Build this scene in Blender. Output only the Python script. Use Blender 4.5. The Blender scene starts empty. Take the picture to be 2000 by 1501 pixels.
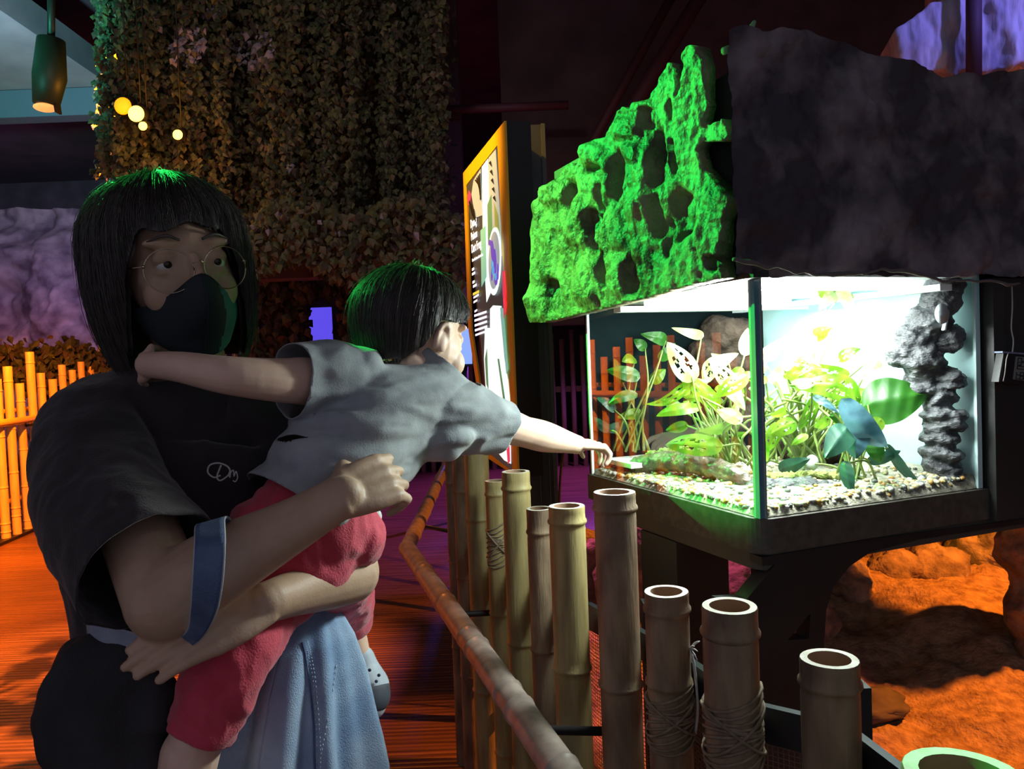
import bpy, bmesh, math, random
import numpy as np
from mathutils import Vector, Matrix, noise
random.seed(7)
R = math.radians
sc = bpy.context.scene
col = sc.collection
# ---------------------------------------------------------------- camera
FPX = 1500.0
CAM = Vector((0, 0, 1.35))
PITCH, ROLL = R(1.93), R(-2.2)
_f = Vector((0, math.cos(PITCH), -math.sin(PITCH)))
_r0 = Vector((1, 0, 0)); _u0 = Vector((0, math.sin(PITCH), math.cos(PITCH)))
_r = _r0 * math.cos(ROLL) + _u0 * math.sin(ROLL)
_u = -_r0 * math.sin(ROLL) + _u0 * math.cos(ROLL)
cam = bpy.data.objects.new('camera', bpy.data.cameras.new('camera'))
col.objects.link(cam)
cam.data.sensor_width = 36; cam.data.lens = 27; cam.data.clip_start = 0.02
M = Matrix((( _r.x, _u.x, -_f.x, CAM.x), (_r.y, _u.y, -_f.y, CAM.y), (_r.z, _u.z, -_f.z, CAM.z), (0, 0, 0, 1)))
cam.matrix_world = M
sc.camera = cam
def P(px, py, d):
    """a point of the place, measured off the photograph at a distance d"""
    return CAM + (_f + _r * ((px - 1000) / FPX) - _u * ((py - 750.5) / FPX)) * d
def ray(px, py): return (P(px, py, 1) - CAM)
def RP(px, py, p0, n):
    d = ray(px, py); return CAM + d * ((p0 - CAM).dot(n) / d.dot(n))
def F(px, py, z=0): return RP(px, py, Vector((0, 0, z)), Vector((0, 0, 1)))
# ---------------------------------------------------------------- world, exposure, lamps
vs = sc.view_settings
vs.view_transform = 'Standard'; vs.look = 'None'; vs.gamma = 1; vs.use_curve_mapping = False
vs.exposure = 0.0
w = bpy.data.worlds.new('world'); sc.world = w; w.use_nodes = True
w.node_tree.nodes['Background'].inputs[0].default_value = (.75, .72, .9, 1)
w.node_tree.nodes['Background'].inputs[1].default_value = 0.27
sc.cycles.max_bounces = 8; sc.cycles.transparent_max_bounces = 24
sc.cycles.sample_clamp_indirect = 4; sc.cycles.use_denoising = True
def lamp(kind, name, loc, target, power, color, size=.1, spot=60, blend=.5):
    l = bpy.data.lights.new(name, kind); o = bpy.data.objects.new(name, l); col.objects.link(o)
    o.location = loc; l.energy = power; l.color = color
    if kind == 'SPOT': l.spot_size = R(spot); l.spot_blend = blend; l.shadow_soft_size = size
    elif kind == 'AREA': l.size = size
    else: l.shadow_soft_size = size
    if target is not None:
        o.rotation_euler = (Vector(target) - Vector(loc)).to_track_quat('-Z', 'Y').to_euler()
    return o
# tank geometry, needed by lamps
U = Vector((-.37, .929, 0)); V = Vector((.929, .37, 0))
TC = Vector((.395, 1.24, 1.074)); TL, TW, TH = .59, .51, .43
def TP(t, s, z): return TC + U * t + V * s + Vector((0, 0, z))
HORI = Vector((0, 0, 1))
GREEN = (.02, 1, .12); ORANGE = (1, .24, .02); PURPLE = (.42, .3, 1); PINK = (1, .16, .5)
lamp('SPOT', 'green_spot', (-1.9, 2.4, 2.7), (.12, 1.70, 1.70), 950, GREEN, .02, 20.5, .08)
lamp('SPOT', 'green_spot_posts', (-1.9, 2.35, 2.7), (.40, .84, .98), 60, GREEN, .03, 9, .9)
lamp('SPOT', 'orange_spot_rail', (-1.2, 4.0, 3.9), (-.25, 2.25, .7), 260, (1, .25, .03), .04, 22, .8)
lamp('SPOT', 'green_spot_people', (-1.9, 2.2, 2.8), (-.36, 1.2, 1.62), 700, GREEN, .03, 14.5, .35)
lamp('SPOT', 'yellow_spot', (-1.5, 2.5, 2.6), (.08, 1.88, 1.58), 80, (1, .72, .05), .03, 20, .9)
lamp('SPOT', 'orange_spot_left_fence', (-2.6, 5.2, 3.6), (-4.25, 7.2, .8), 2600, (1, .21, .0), .04, 80, .6)
lamp('SPOT', 'orange_spot_deck', (-3.1, 1.9, 3.2), (-1.95, 3.1, 0), 2600, (1, .27, .03), .012, 38, .4)
lamp('SPOT', 'orange_spot_walk', (-3.2, 3.0, 3.9), (-3.0, 5.2, 0), 420, (1, .2, .03), .05, 62, .8)
lamp('SPOT', 'orange_spot_near_fence', (-2.6, 3.2, 3.3), (-4.25, 4.9, .9), 1500, (1, .21, .0), .04, 85, .6)
lamp('SPOT', 'orange_spot_terrain', (2.9, 2.3, 2.5), (1.75, 2.9, .1), 900, (1, .26, .02), .05, 84, .5)
lamp('SPOT', 'pink_spot_terrain', (.2, 4.6, 2.6), (.52, 3.0, .3), 480, (1, .14, .4), .05, 25, .5)
lamp('SPOT', 'purple_spot_floor', (1.2, 8.2, 3.4), (.6, 7.4, 0), 800, (.55, .12, 1), .05, 80, .6)
lamp('SPOT', 'purple_spot_rock', (-5.0, 7.6, 3.3), (-7.4, 11, 2.4), 240, (.7, .45, 1), .1, 90, .8)
lamp('SPOT', 'blue_spot_ice', (2.0, 1.6, 2.9), (1.75, 2.7, 2.6), 70, (.28, .25, 1), .05, 60, .8)
lamp('SPOT', 'teal_spot_ceiling', (-2.9, 2.4, 2.3), (-3.8, 5.0, 4.1), 800, (.1, 1, .7), .1, 70, .8)
lamp('SPOT', 'violet_spot_ceiling', (-3.0, 4.6, 2.6), (-3.3, 6.4, 4.2), 120, (.55, .5, 1), .1, 80, .8)
lamp('SPOT', 'orange_spot_sign', (-.9, 2.1, 2.75), (-.06, 2.5, 2.0), 190, (1, .5, .02), .03, 30, .7)
lamp('SPOT', 'warm_spot_ivy', (-.8, 1.6, 3.4), (-1.0, 5, 2.0), 40, (1, .88, .7), .1, 90, .8)
lamp('SPOT', 'blue_reflection_fill', (-.2, 8.5, 2.8), (-.75, 5.4, 0), 130, (.1, .1, 1), .1, 40, .6)  # added lamp, stands in for the blue panel's reflection on the deck
# ---------------------------------------------------------------- helpers
def catmull(pts, n):
    pts = [np.array(p, float) for p in pts]
    if len(pts) < 3 or n < 2: 
        out = []
        for a, b in zip(pts[:-1], pts[1:]):
            for k in range(max(n, 1)): out.append(a + (b - a) * k / max(n, 1))
        return out + [pts[-1]]
    q = [2 * pts[0] - pts[1]] + pts + [2 * pts[-1] - pts[-2]]
    out = []
    for i in range(1, len(q) - 2):
        for k in range(n):
            t = k / n
            out.append(.5 * (2 * q[i] + (q[i + 1] - q[i - 1]) * t + (2 * q[i - 1] - 5 * q[i] + 4 * q[i + 1] - q[i + 2]) * t * t
                       + (3 * q[i] - q[i - 1] - 3 * q[i + 1] + q[i + 2]) * t ** 3))
    return out + [pts[-1]]
class B:
    def __init__(s): s.v = []; s.f = []
    def add(s, v, f):
        o = len(s.v); s.v += [tuple(x) for x in v]; s.f += [tuple(i + o for i in q) for q in f]; return s
    def box(s, c, size, X=(1, 0, 0), Y=(0, 1, 0), Z=None):
        X = Vector(X).normalized(); Y = Vector(Y).normalized(); Z = X.cross(Y) if Z is None else Vector(Z); c = Vector(c)
        v = [c + X * (size[0] / 2 * a) + Y * (size[1] / 2 * b) + Z * (size[2] / 2 * d) for a in (-1, 1) for b in (-1, 1) for d in (-1, 1)]
        return s.add(v, [(0, 1, 3, 2), (4, 6, 7, 5), (0, 4, 5, 1), (2, 3, 7, 6), (0, 2, 6, 4), (1, 5, 7, 3)])
    def prism(s, poly, off):
        n = len(poly); off = Vector(off); a = [Vector(p) for p in poly]; b = [p + off for p in a]
        return s.add(a + b, [tuple(range(n)), tuple(range(2 * n - 1, n - 1, -1))] + [(i, i + n, (i + 1) % n + n, (i + 1) % n) for i in range(n)])
    def tube(s, pts, rad, n=12, sub=1, ref=None, cap=True, ball=False):
        """rad: per-point radius or (ra, rb)"""
        rr = [(r, r) if not isinstance(r, (tuple, list)) else r for r in (rad if isinstance(rad, (list, tuple)) and len(rad) == len(pts) else [rad] * len(pts))]
        if sub > 1:
            full = catmull([list(p) + list(r) for p, r in zip(pts, rr)], sub)
            pts = [Vector(q[:3]) for q in full]; rr = [(max(q[3], 1e-4), max(q[4], 1e-4)) for q in full]
        pts = [Vector(p) for p in pts]; v = []; N = len(pts); X = Vector(ref) if ref is not None else None
        for i, p in enumerate(pts):
            t = (pts[min(i + 1, N - 1)] - pts[max(i - 1, 0)]).normalized()
            if X is None: X = t.orthogonal()
            xx = (X - t * X.dot(t)).normalized(); yy = t.cross(xx)
            if ref is None: X = xx
            for k in range(n):
                a = 2 * math.pi * k / n
                v.append(p + xx * (rr[i][0] * math.cos(a)) + yy * (rr[i][1] * math.sin(a)))
        f = [(i * n + k, i * n + (k + 1) % n, (i + 1) * n + (k + 1) % n, (i + 1) * n + k) for i in range(N - 1) for k in range(n)]
        if cap: f += [tuple(range(n - 1, -1, -1)), tuple(range((N - 1) * n, N * n))]
        s.add(v, f)
        if ball:
            for p, r in ((pts[0], rr[0]), (pts[-1], rr[-1])): s.ell(p, (min(r),) * 3 if r[0] == r[1] else (min(r),) * 3)
        return s
    def ell(s, c, r, rot=None, nu=16, nv=10):
        c = Vector(c); r = (r,) * 3 if isinstance(r, (int, float)) else r; v = [];
        for j in range(nv + 1):
            for i in range(nu):
                a = 2 * math.pi * i / nu; b = math.pi * j / nv
                p = Vector((r[0] * math.sin(b) * math.cos(a), r[1] * math.sin(b) * math.sin(a), r[2] * math.cos(b)))
                v.append(c + (rot @ p if rot is not None else p))
        top = len(v) - nu
        vv = [v[0]] + v[nu:top] + [v[-1]]
        f = [(0, 1 + i, 1 + (i + 1) % nu) for i in range(nu)]
        for j in range(nv - 2):
            for i in range(nu):
                a = 1 + j * nu + i; b = 1 + j * nu + (i + 1) % nu
                f.append((a, a + nu, b + nu, b))
        L = len(vv) - 1
        f += [(L, 1 + (nv - 2) * nu + (i + 1) % nu, 1 + (nv - 2) * nu + i) for i in range(nu)]
        return s.add(vv, f)
    def grid(s, nu, nv, fn):
        v = [fn(i / nu, j / nv) for j in range(nv + 1) for i in range(nu + 1)]
        f = [(j * (nu + 1) + i, j * (nu + 1) + i + 1, (j + 1) * (nu + 1) + i + 1, (j + 1) * (nu + 1) + i) for j in range(nv) for i in range(nu)]
        return s.add(v, f)
def tag(o, label=None, cat=None, group=None, kind=None):
    for k, v in (('label', label), ('category', cat), ('group', group), ('kind', kind)):
        if v: o[k] = v
    return o
def worldloc(o):
    p = Vector((0, 0, 0))
    while o is not None: p += o.location; o = o.parent
    return p
def link_mesh(name, me, mat, parent, smooth=True):
    """me has world coordinates"""
    n = len(me.vertices); a = np.empty(n * 3); me.vertices.foreach_get('co', a); a = a.reshape(-1, 3)
    if parent is not None: base = np.array(worldloc(parent))
    else:
        base = np.array([(a[:, 0].min() + a[:, 0].max()) / 2, (a[:, 1].min() + a[:, 1].max()) / 2, a[:, 2].min()])
    me.vertices.foreach_set('co', (a - base).ravel()); me.update()
    if smooth: me.polygons.foreach_set('use_smooth', [True] * len(me.polygons))
    for m in (mat if isinstance(mat, list) else [mat]): 
        if m: me.materials.append(m)
    o = bpy.data.objects.new(name, me); col.objects.link(o)
    if parent is not None: o.parent = parent
    else: o.location = base
    return o
def obj(name, b, mat, parent=None, smooth=True, angle=None):
    me = bpy.data.meshes.new(name); me.from_pydata([tuple(x) for x in b.v], [], b.f); me.update()
    bm = bmesh.new(); bm.from_mesh(me); bmesh.ops.recalc_face_normals(bm, faces=bm.faces); bm.to_mesh(me); bm.free()
    o = link_mesh(name, me, mat, parent, smooth)
    if angle:
        try: me.set_sharp_from_angle(angle=R(angle))
        except Exception: pass
    return o
def thing(name, loc, label, cat, group=None):
    o = bpy.data.objects.new(name, None); col.objects.link(o); o.location = loc; o.empty_display_size = .05
    return tag(o, label, cat, group)
def organic(name, b, mat, parent=None, voxel=.006, smooth=6, disp=None, cuts=(), solid=0, fac=.5):
    me = bpy.data.meshes.new('tmp'); me.from_pydata(b.v, [], b.f)
    bm = bmesh.new(); bm.from_mesh(me); bmesh.ops.recalc_face_normals(bm, faces=bm.faces); bm.to_mesh(me); bm.free()
    t = bpy.data.objects.new('tmp', me); col.objects.link(t)
    m = t.modifiers.new('r', 'REMESH'); m.mode = 'VOXEL'; m.voxel_size = voxel; m.adaptivity = 0
    if smooth: m = t.modifiers.new('s', 'SMOOTH'); m.iterations = smooth; m.factor = fac
    dg = bpy.context.evaluated_depsgraph_get(); dg.update()
    me2 = bpy.data.meshes.new_from_object(t.evaluated_get(dg))
    bpy.data.objects.remove(t)
    me2.materials.clear()
    if disp:
        me2.update()
        nr = [v.normal.copy() for v in me2.vertices]
        for v, nn in zip(me2.vertices, nr): v.co = v.co + nn * disp(v.co, nn)
    if cuts:
        bm = bmesh.new(); bm.from_mesh(me2)
        for (p, n, rad) in cuts:
            p = Vector(p); n = Vector(n).normalized()
            fs = [f for f in bm.faces if (f.calc_center_median() - p).length < rad]
            geo = set(fs)
            for f in fs: geo.update(f.verts); geo.update(f.edges)
            bmesh.ops.bisect_plane(bm, geom=list(geo), plane_co=p, plane_no=n, dist=1e-5)
            kill = [f for f in bm.faces if (f.calc_center_median() - p).length < rad * 1.02 and (f.calc_center_median() - p).dot(n) > 1e-5]
            bmesh.ops.delete(bm, geom=kill, context='FACES')
        bm.to_mesh(me2); bm.free()
    o = link_mesh(name, me2, mat, parent)
    if solid:
        m = o.modifiers.new('solid', 'SOLIDIFY'); m.thickness = solid; m.offset = 1
    return o
def fbm(p, s, o=3, seed=0): return noise.fractal(Vector(p) * s + Vector((seed, seed * 1.7, 0)), 1.0, 2.0, o)
# ---------------------------------------------------------------- materials
MATS = {}
def mat(name, c, rough=.6, metal=0, c2=None, nscale=20, ndet=4, stretch=None, bump=0, bscale=60, spec=.5, emit=None, estr=0, sss=0, lo=.35, hi=.65, bstretch=None, coat=0, sheen=0):
    if name in MATS: return MATS[name]
    m = bpy.data.materials.new(name); m.use_nodes = True; nt = m.node_tree; N = nt.nodes; L = nt.links
    b = N['Principled BSDF']; b.inputs['Base Color'].default_value = (*c, 1); b.inputs['Roughness'].default_value = rough
    b.inputs['Metallic'].default_value = metal; b.inputs['Specular IOR Level'].default_value = spec
    b.inputs['Coat Weight'].default_value = coat; b.inputs['Sheen Weight'].default_value = sheen
    if sss: b.inputs['Subsurface Weight'].default_value = sss; b.inputs['Subsurface Radius'].default_value = (.02, .006, .003)
    tc = N.new('ShaderNodeTexCoord')
    def mapped(st):
        if not st: return tc.outputs['Object']
        mp = N.new('ShaderNodeMapping'); mp.inputs['Scale'].default_value = st; L.new(tc.outputs['Object'], mp.inputs[0]); return mp.outputs[0]
    if c2:
        n = N.new('ShaderNodeTexNoise'); n.inputs['Scale'].default_value = nscale; n.inputs['Detail'].default_value = ndet
        L.new(mapped(stretch), n.inputs['Vector'])
        r = N.new('ShaderNodeValToRGB'); r.color_ramp.elements[0].color = (*c, 1); r.color_ramp.elements[1].color = (*c2, 1)
        r.color_ramp.elements[0].position = lo; r.color_ramp.elements[1].position = hi
        L.new(n.outputs['Fac'], r.inputs[0]); L.new(r.outputs[0], b.inputs['Base Color'])
        if emit == 'tex': L.new(r.outputs[0], b.inputs['Emission Color'])
    if bump:
        n2 = N.new('ShaderNodeTexNoise'); n2.inputs['Scale'].default_value = bscale; n2.inputs['Detail'].default_value = 6
        L.new(mapped(bstretch), n2.inputs['Vector'])
        bp = N.new('ShaderNodeBump'); bp.inputs['Strength'].default_value = bump; bp.inputs['Distance'].default_value = .01
        L.new(n2.outputs['Fac'], bp.inputs['Height']); L.new(bp.outputs[0], b.inputs['Normal'])
    if emit is not None:
        if emit != 'tex': b.inputs['Emission Color'].default_value = (*emit, 1)
        b.inputs['Emission Strength'].default_value = estr
    MATS[name] = m; return m
def glassmat(name, tint=(1, 1, 1), f=1.0, rough=0.0):
    if name in MATS: return MATS[name]
    m = bpy.data.materials.new(name); m.use_nodes = True; nt = m.node_tree; N = nt.nodes; L = nt.links; N.clear()
    o = N.new('ShaderNodeOutputMaterial'); mx = N.new('ShaderNodeMixShader'); t = N.new('ShaderNodeBsdfTransparent'); g = N.new('ShaderNodeBsdfGlossy')
    fr = N.new('ShaderNodeFresnel'); fr.inputs[0].default_value = 1.5; g.inputs['Roughness'].default_value = rough
    t.inputs[0].default_value = (*tint, 1)
    ge = N.new('ShaderNodeNewGeometry'); ma = N.new('ShaderNodeMath'); ma.operation = 'MULTIPLY'; ma.inputs[1].default_value = f
    inv = N.new('ShaderNodeMath'); inv.operation = 'SUBTRACT'; inv.inputs[0].default_value = 1; L.new(ge.outputs['Backfacing'], inv.inputs[1])
    m2 = N.new('ShaderNodeMath'); m2.operation = 'MULTIPLY'
    L.new(fr.outputs[0], ma.inputs[0]); L.new(ma.outputs[0], m2.inputs[0]); L.new(inv.outputs[0], m2.inputs[1]); L.new(m2.outputs[0], mx.inputs[0])
    L.new(t.outputs[0], mx.inputs[1]); L.new(g.outputs[0], mx.inputs[2]); L.new(mx.outputs[0], o.inputs[0])
    MATS[name] = m; return m
SKINW = mat('skin_woman', (.50, .33, .22), .55, c2=(.56, .38, .27), nscale=30, sss=.08, bump=.08, bscale=300)
SKINC = mat('skin_child', (.74, .50, .38), .5, c2=(.80, .56, .44), nscale=30, sss=.1, bump=.04, bscale=300)
HAIR = mat('hair', (.04, .035, .032), .45, c2=(.065, .055, .048), nscale=60, spec=.6)
BLACKTEE = mat('black_tee', (.022, .016, .02), .85, c2=(.032, .022, .028), nscale=14, bump=.25, bscale=400, sheen=.3)
BLACKCLOTH = mat('black_cloth', (.025, .025, .028), .9, c2=(.04, .04, .045), nscale=12, bump=.3, bscale=300)
DENIM = mat('denim', (.19, .31, .50), .85, c2=(.42, .56, .74), nscale=9, ndet=8, bump=.35, bscale=500)
DENIMD = mat('denim_dark', (.07, .12, .25), .85, c2=(.13, .20, .34), nscale=25, ndet=8, bump=.35, bscale=500)
DENIML = mat('denim_pale', (.33, .38, .5), .85, c2=(.42, .46, .58), nscale=25, bump=.35, bscale=500)
STITCH = mat('stitch', (.42, .50, .60), .8)
REDC = mat('red_cotton', (.58, .035, .075), .8, c2=(.68, .06, .11), nscale=30, bump=.3, bscale=350, sheen=.3)
GREYTEE = mat('grey_tee', (.25, .28, .31), .85, c2=(.36, .40, .42), nscale=22, ndet=6, bump=.12, bscale=400, sheen=.2)
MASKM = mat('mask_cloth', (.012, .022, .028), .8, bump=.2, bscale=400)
MASK_LIT = mat('mask_teal_lit', (.045, .19, .22), .75, bump=.2, bscale=400)  # teal tank light on the mask's right side, put into the colour
METAL = mat('gold_wire', (.5, .42, .3), .25, metal=1)
BLACKM = mat('black_metal', (.012, .012, .013), .45, spec=.4, c2=(.02, .02, .022), nscale=8)
BLACKP = mat('black_panel', (.02, .021, .02), .5, c2=(.035, .036, .033), nscale=5, bump=.05, bscale=200)
# ================================================================ SETTING
def deckmat():
    m = bpy.data.materials.new('wet_red_deck'); m.use_nodes = True; nt = m.node_tree; N = nt.nodes; L = nt.links; b = N['Principled BSDF']
    tc = N.new('ShaderNodeTexCoord')
    mp = N.new('ShaderNodeMapping'); mp.inputs['Scale'].default_value = (1.2, 30, 1); L.new(tc.outputs['Object'], mp.inputs[0])
    n = N.new('ShaderNodeTexNoise'); n.inputs['Scale'].default_value = 1.5; n.inputs['Detail'].default_value = 6; L.new(mp.outputs[0], n.inputs['Vector'])
    r = N.new('ShaderNodeValToRGB'); r.color_ramp.elements[0].color = (.09, .04, .028, 1); r.color_ramp.elements[1].color = (.30, .13, .08, 1)
    r.color_ramp.elements[0].position = .3; r.color_ramp.elements[1].position = .75
    L.new(n.outputs['Fac'], r.inputs[0])
    wv = N.new('ShaderNodeTexWave'); wv.bands_direction = 'Y'; wv.inputs['Scale'].default_value = 11; wv.inputs['Distortion'].default_value = .4; L.new(tc.outputs['Object'], wv.inputs['Vector'])
    mx = N.new('ShaderNodeMix'); mx.data_type = 'RGBA'; mx.blend_type = 'MULTIPLY'; mx.inputs[0].default_value = .45
    L.new(r.outputs[0], mx.inputs['A']); L.new(wv.outputs['Color'], mx.inputs['B']); L.new(mx.outputs['Result'], b.inputs['Base Color'])
    b.inputs['Roughness'].default_value = .34
    bp = N.new('ShaderNodeBump'); bp.inputs['Strength'].default_value = .5; bp.inputs['Distance'].default_value = .006
    L.new(wv.outputs['Fac'], bp.inputs['Height']); L.new(bp.outputs[0], b.inputs['Normal'])
    return m
DARK = mat('dark_wall', (.05, .035, .045), .9, c2=(.09, .06, .08), nscale=3, bump=.3, bscale=30)
CEILM = mat('dark_ceiling', (.05, .03, .045), .9, c2=(.09, .045, .07), nscale=2)
o = obj('floor', B().box((-2, 5, -.03), (20, 16, .06)), deckmat(), smooth=False); tag(o, kind='structure')
tag(obj('ceiling', B().box((-2, 6, 4.62), (20, 14, .1)), CEILM, smooth=False), kind='structure')
tag(obj('wall_back', B().box((-2, 12.9, 2.3), (20, .1, 4.6)), DARK, smooth=False), kind='structure')
tag(obj('wall_left', B().box((-10.5, 5, 2.3), (.1, 16, 4.6)), DARK, smooth=False), kind='structure')
tag(obj('wall_right', B().box((6, 5, 2.3), (.1, 16, 4.6)), DARK, smooth=False), kind='structure')
# bulkhead the ivy hangs on and the darkness right of it
tag(obj('trim_1', B().box((-1.6, 5.75, 3.3), (2.6, .2, 2.6)), DARK, smooth=False), kind='structure')
tag(obj('trim_2', B().box((2.6, 6.1, 3.1), (5.2, .2, 3.0)), DARK, smooth=False), kind='structure')
# ceiling duct, beam, struts
DUCT = mat('duct_grey', (.22, .24, .26), .7, c2=(.30, .31, .33), nscale=3)
tag(obj('ceiling_duct', B().box((-4.3, 5.2, 4.02), (1.7, 3.4, .24)), DUCT, smooth=False), 'wide grey ceiling duct running back at the top left, lit teal', 'duct')
tag(obj('cross_beam', B().box((-5.2, 7.0, 3.78), (3.5, .18, .24)), mat('beam_blue', (.10, .11, .16), .7), smooth=False), 'dark blue-grey horizontal beam below the ceiling duct at top left', 'beam')
for i, (a, b_, r_, lab) in enumerate([((1080, 420, 5.6), (1330, -40, 5.6), .035, 'faint dark red pipe slanting up behind the green rock, left one'),
                                ((1120, 400, 5.2), (1400, -60, 5.2), .05, 'faint dark red pipe slanting up behind the green rock, right one')]):
    tag(obj('ceiling_pipe', B().tube([P(*a), P(*b_)], r_, 12), mat('pipe_red', (.09, .03, .045), .6)), lab, 'pipe')
tag(obj('ceiling_pipe', B().tube([P(860, 215, 5.4), P(1110, 205, 5.4)], .03, 12), MATS['pipe_red']), 'thin dark horizontal pipe right of the ivy curtain', 'pipe')
# ---- purple artificial rock wall far left
ROCKP = mat('painted_rock', (.12, .09, .12), .9, c2=(.40, .32, .34), nscale=3.2, ndet=10, bump=.8, bscale=9)
def frock(u, v):
    x = -9.6 + 4.7 * u; top = 3.86 - .25 * abs(u - .35) - .5 * max(0, u - .8) * 5
    p = Vector((x, 11.2, top * v)); d = fbm(p, .9, 5) * .5 + fbm(p, 4, 3) * .08
    return p + Vector((0, -d - .5 * math.sin(math.pi * v) + .0, 0))
b = B().grid(110, 90, frock)
o = obj('rock_wall', b, ROCKP); tag(o, 'mauve-lit artificial rock wall beyond the left fence', 'rock wall')
# ---- blue light panel, monitor, far light
tag(obj('light_panel', B().box((P(632, 705, 10.5).x, 10.45, 1.07), (.30, .06, 2.14)), mat('blue_glow', (.05, .05, .3), .5, emit=(.13, .085, .95), estr=.85), smooth=False), 'tall glowing blue-violet panel at the far end of the walkway', 'light panel')
t = thing('monitor', P(906, 676, 6.52), 'small lit monitor at the far left of the information sign', 'monitor')
obj('stand_pole', B().tube([(P(906, 676, 6.52).x, 6.56, 0), (P(906, 676, 6.52).x, 6.56, 1.4)], .03, 12), BLACKM, t)
obj('screen_bezel', B().box(P(906, 676, 6.52), (.16, .04, .34)), BLACKM, t, smooth=False)
obj('screen', B().box(P(906, 676, 6.49), (.13, .03, .30)), mat('screen_blue', (.1, .1, .3), .4, emit=(.25, .4, 1), estr=1.1), t, smooth=False)
tag(obj('wall_board', B().box(P(888, 574, 6.04) + Vector((0, -.02, 0)), (.2, .03, .18)), mat('pale_board', (.25, .24, .27), .8), smooth=False), "pale grey board just left of the sign, behind the child's head", 'board')
# ---- ivy curtain
IV = [mat('ivy_a', (.045, .055, .028), .7), mat('ivy_b', (.10, .105, .045), .65), mat('ivy_c', (.14, .12, .08), .7), mat('ivy_d', (.06, .045, .035), .8), mat('ivy_pale', (.34, .28, .38), .7)]
def leaves(name, n, pick, size, label, cat, weights=(5, 4, 2, 3, 0)):
    vs_, fs, mi = [], [], []
    for k in range(n):
        c, w_ = pick(k)
        s = size * random.uniform(.6, 1.3)
        nrm = Vector((random.gauss(0, .5), -1, random.gauss(.1, .5))).normalized()
        dn = Vector((random.gauss(0, .5), random.gauss(0, .3), -1)); dn = (dn - nrm * dn.dot(nrm)).normalized(); sd = nrm.cross(dn)
        o_ = len(vs_)
        vs_ += [c, c + dn * s * .35 + sd * s * .42 - nrm * s * .1, c + dn * s * 1.0 + nrm * s * -.1, c + dn * s * .35 - sd * s * .42 - nrm * s * .1, c + dn * s * .45 + nrm * s * .08]
        fs += [(o_, o_ + 1, o_ + 4), (o_ + 1, o_ + 2, o_ + 4), (o_ + 2, o_ + 3, o_ + 4), (o_ + 3, o_, o_ + 4)]
        mi += [random.choices(range(5), w_ or weights)[0]] * 4
    bb = B(); bb.v = vs_; bb.f = fs
    me = bpy.data.meshes.new(name); me.from_pydata([tuple(v) for v in vs_], [], fs); me.update()
    for m in IV: me.materials.append(m)
    me.polygons.foreach_set('material_index', mi)
    o = link_mesh(name, me, [], None, smooth=False)
    return tag(o, label, cat, kind='stuff')
strands = [(random.uniform(198, 872), random.uniform(4.5, 5.5)) for _ in range(300)]
def ivy_bottom(px):
    return 340 if px < 250 else 400 + 60 * math.sin(px * .02) if px < 440 else 500 + 18 * math.sin(px * .05)
def pick_ivy(k):
    px, d = random.choice(strands)
    y = random.uniform(-60, ivy_bottom(px))
    w_ = None
    for (cx, cy, r_) in ((372, 85, 36), (490, 92, 42), (310, 40, 12), (565, 320, 8), (410, 18, 12)):
        if (px - cx) ** 2 + (y - cy) ** 2 < r_ * r_: w_ = (1, 1, 1, 0, 6)  # lilac leaves put in for gaps where the lilac wall shows
    return P(px + random.gauss(0, 7) + 5 * math.sin(y * .03 + px), y, d), w_
leaves('ivy_curtain', 27000, pick_ivy, .046, 'curtain of small dull-green ivy leaves hanging from the dark ceiling', 'ivy')
def pick_bush(k):
    px = random.uniform(440, 905); y = random.uniform(395, 530) + 20 * math.sin(px * .03)
    return P(px, y, random.uniform(4.2, 5.2)), (2, 5, 5, 2, .3)  # brighter colour mix paints in the warm light on this fringe
leaves('ivy_fringe', 4200, pick_bush, .055, 'brighter olive leaf fringe along the bottom edge of the ivy curtain', 'ivy')
def pick_dark(k):
    px = random.uniform(470, 905); y = random.uniform(500, 700)
    if random.random() < .2: px = random.uniform(480, 700); y = random.uniform(700, 960)
    if 600 < px < 662 and y > 572: px = random.choice([px - 62, px + 62])
    return P(px, y, random.uniform(7, 8.5)), (6, 1, 1, 5, 0)
leaves('background_bushes', 5200, pick_dark, .10, 'dark brown-green bushes behind the two people under the ivy', 'bushes')
def pick_l(k):
    px = random.gauss(90, 90); y = random.gauss(712, 22) 
    return P(px, max(y, 655), random.uniform(8, 8.6)), (7, 1, 0, 3, 0)
leaves('fence_shrubs', 1600, pick_l, .10, 'dark low shrubs between the left bamboo fence and mauve rock wall', 'shrubs')
for (pts, r_) in (([(600, 700), (560, 590), (500, 520), (470, 450)], .03), ([(700, 700), (690, 600), (740, 520), (800, 470)], .035)):
    tag(obj('tree_trunk', B().tube([P(x, y, 7.6) for x, y in pts], [r_ * 1.6, r_ * 1.3, r_, r_ * .6], 10, sub=5), mat('bark', (.07, .045, .035), .9, c2=(.13, .09, .07), nscale=12)),
        'thin dark trunk leaning in the bushes, ' + ('left of' if pts[0][0] < 650 else 'right of') + ' the blue panel', 'tree trunk')
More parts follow.
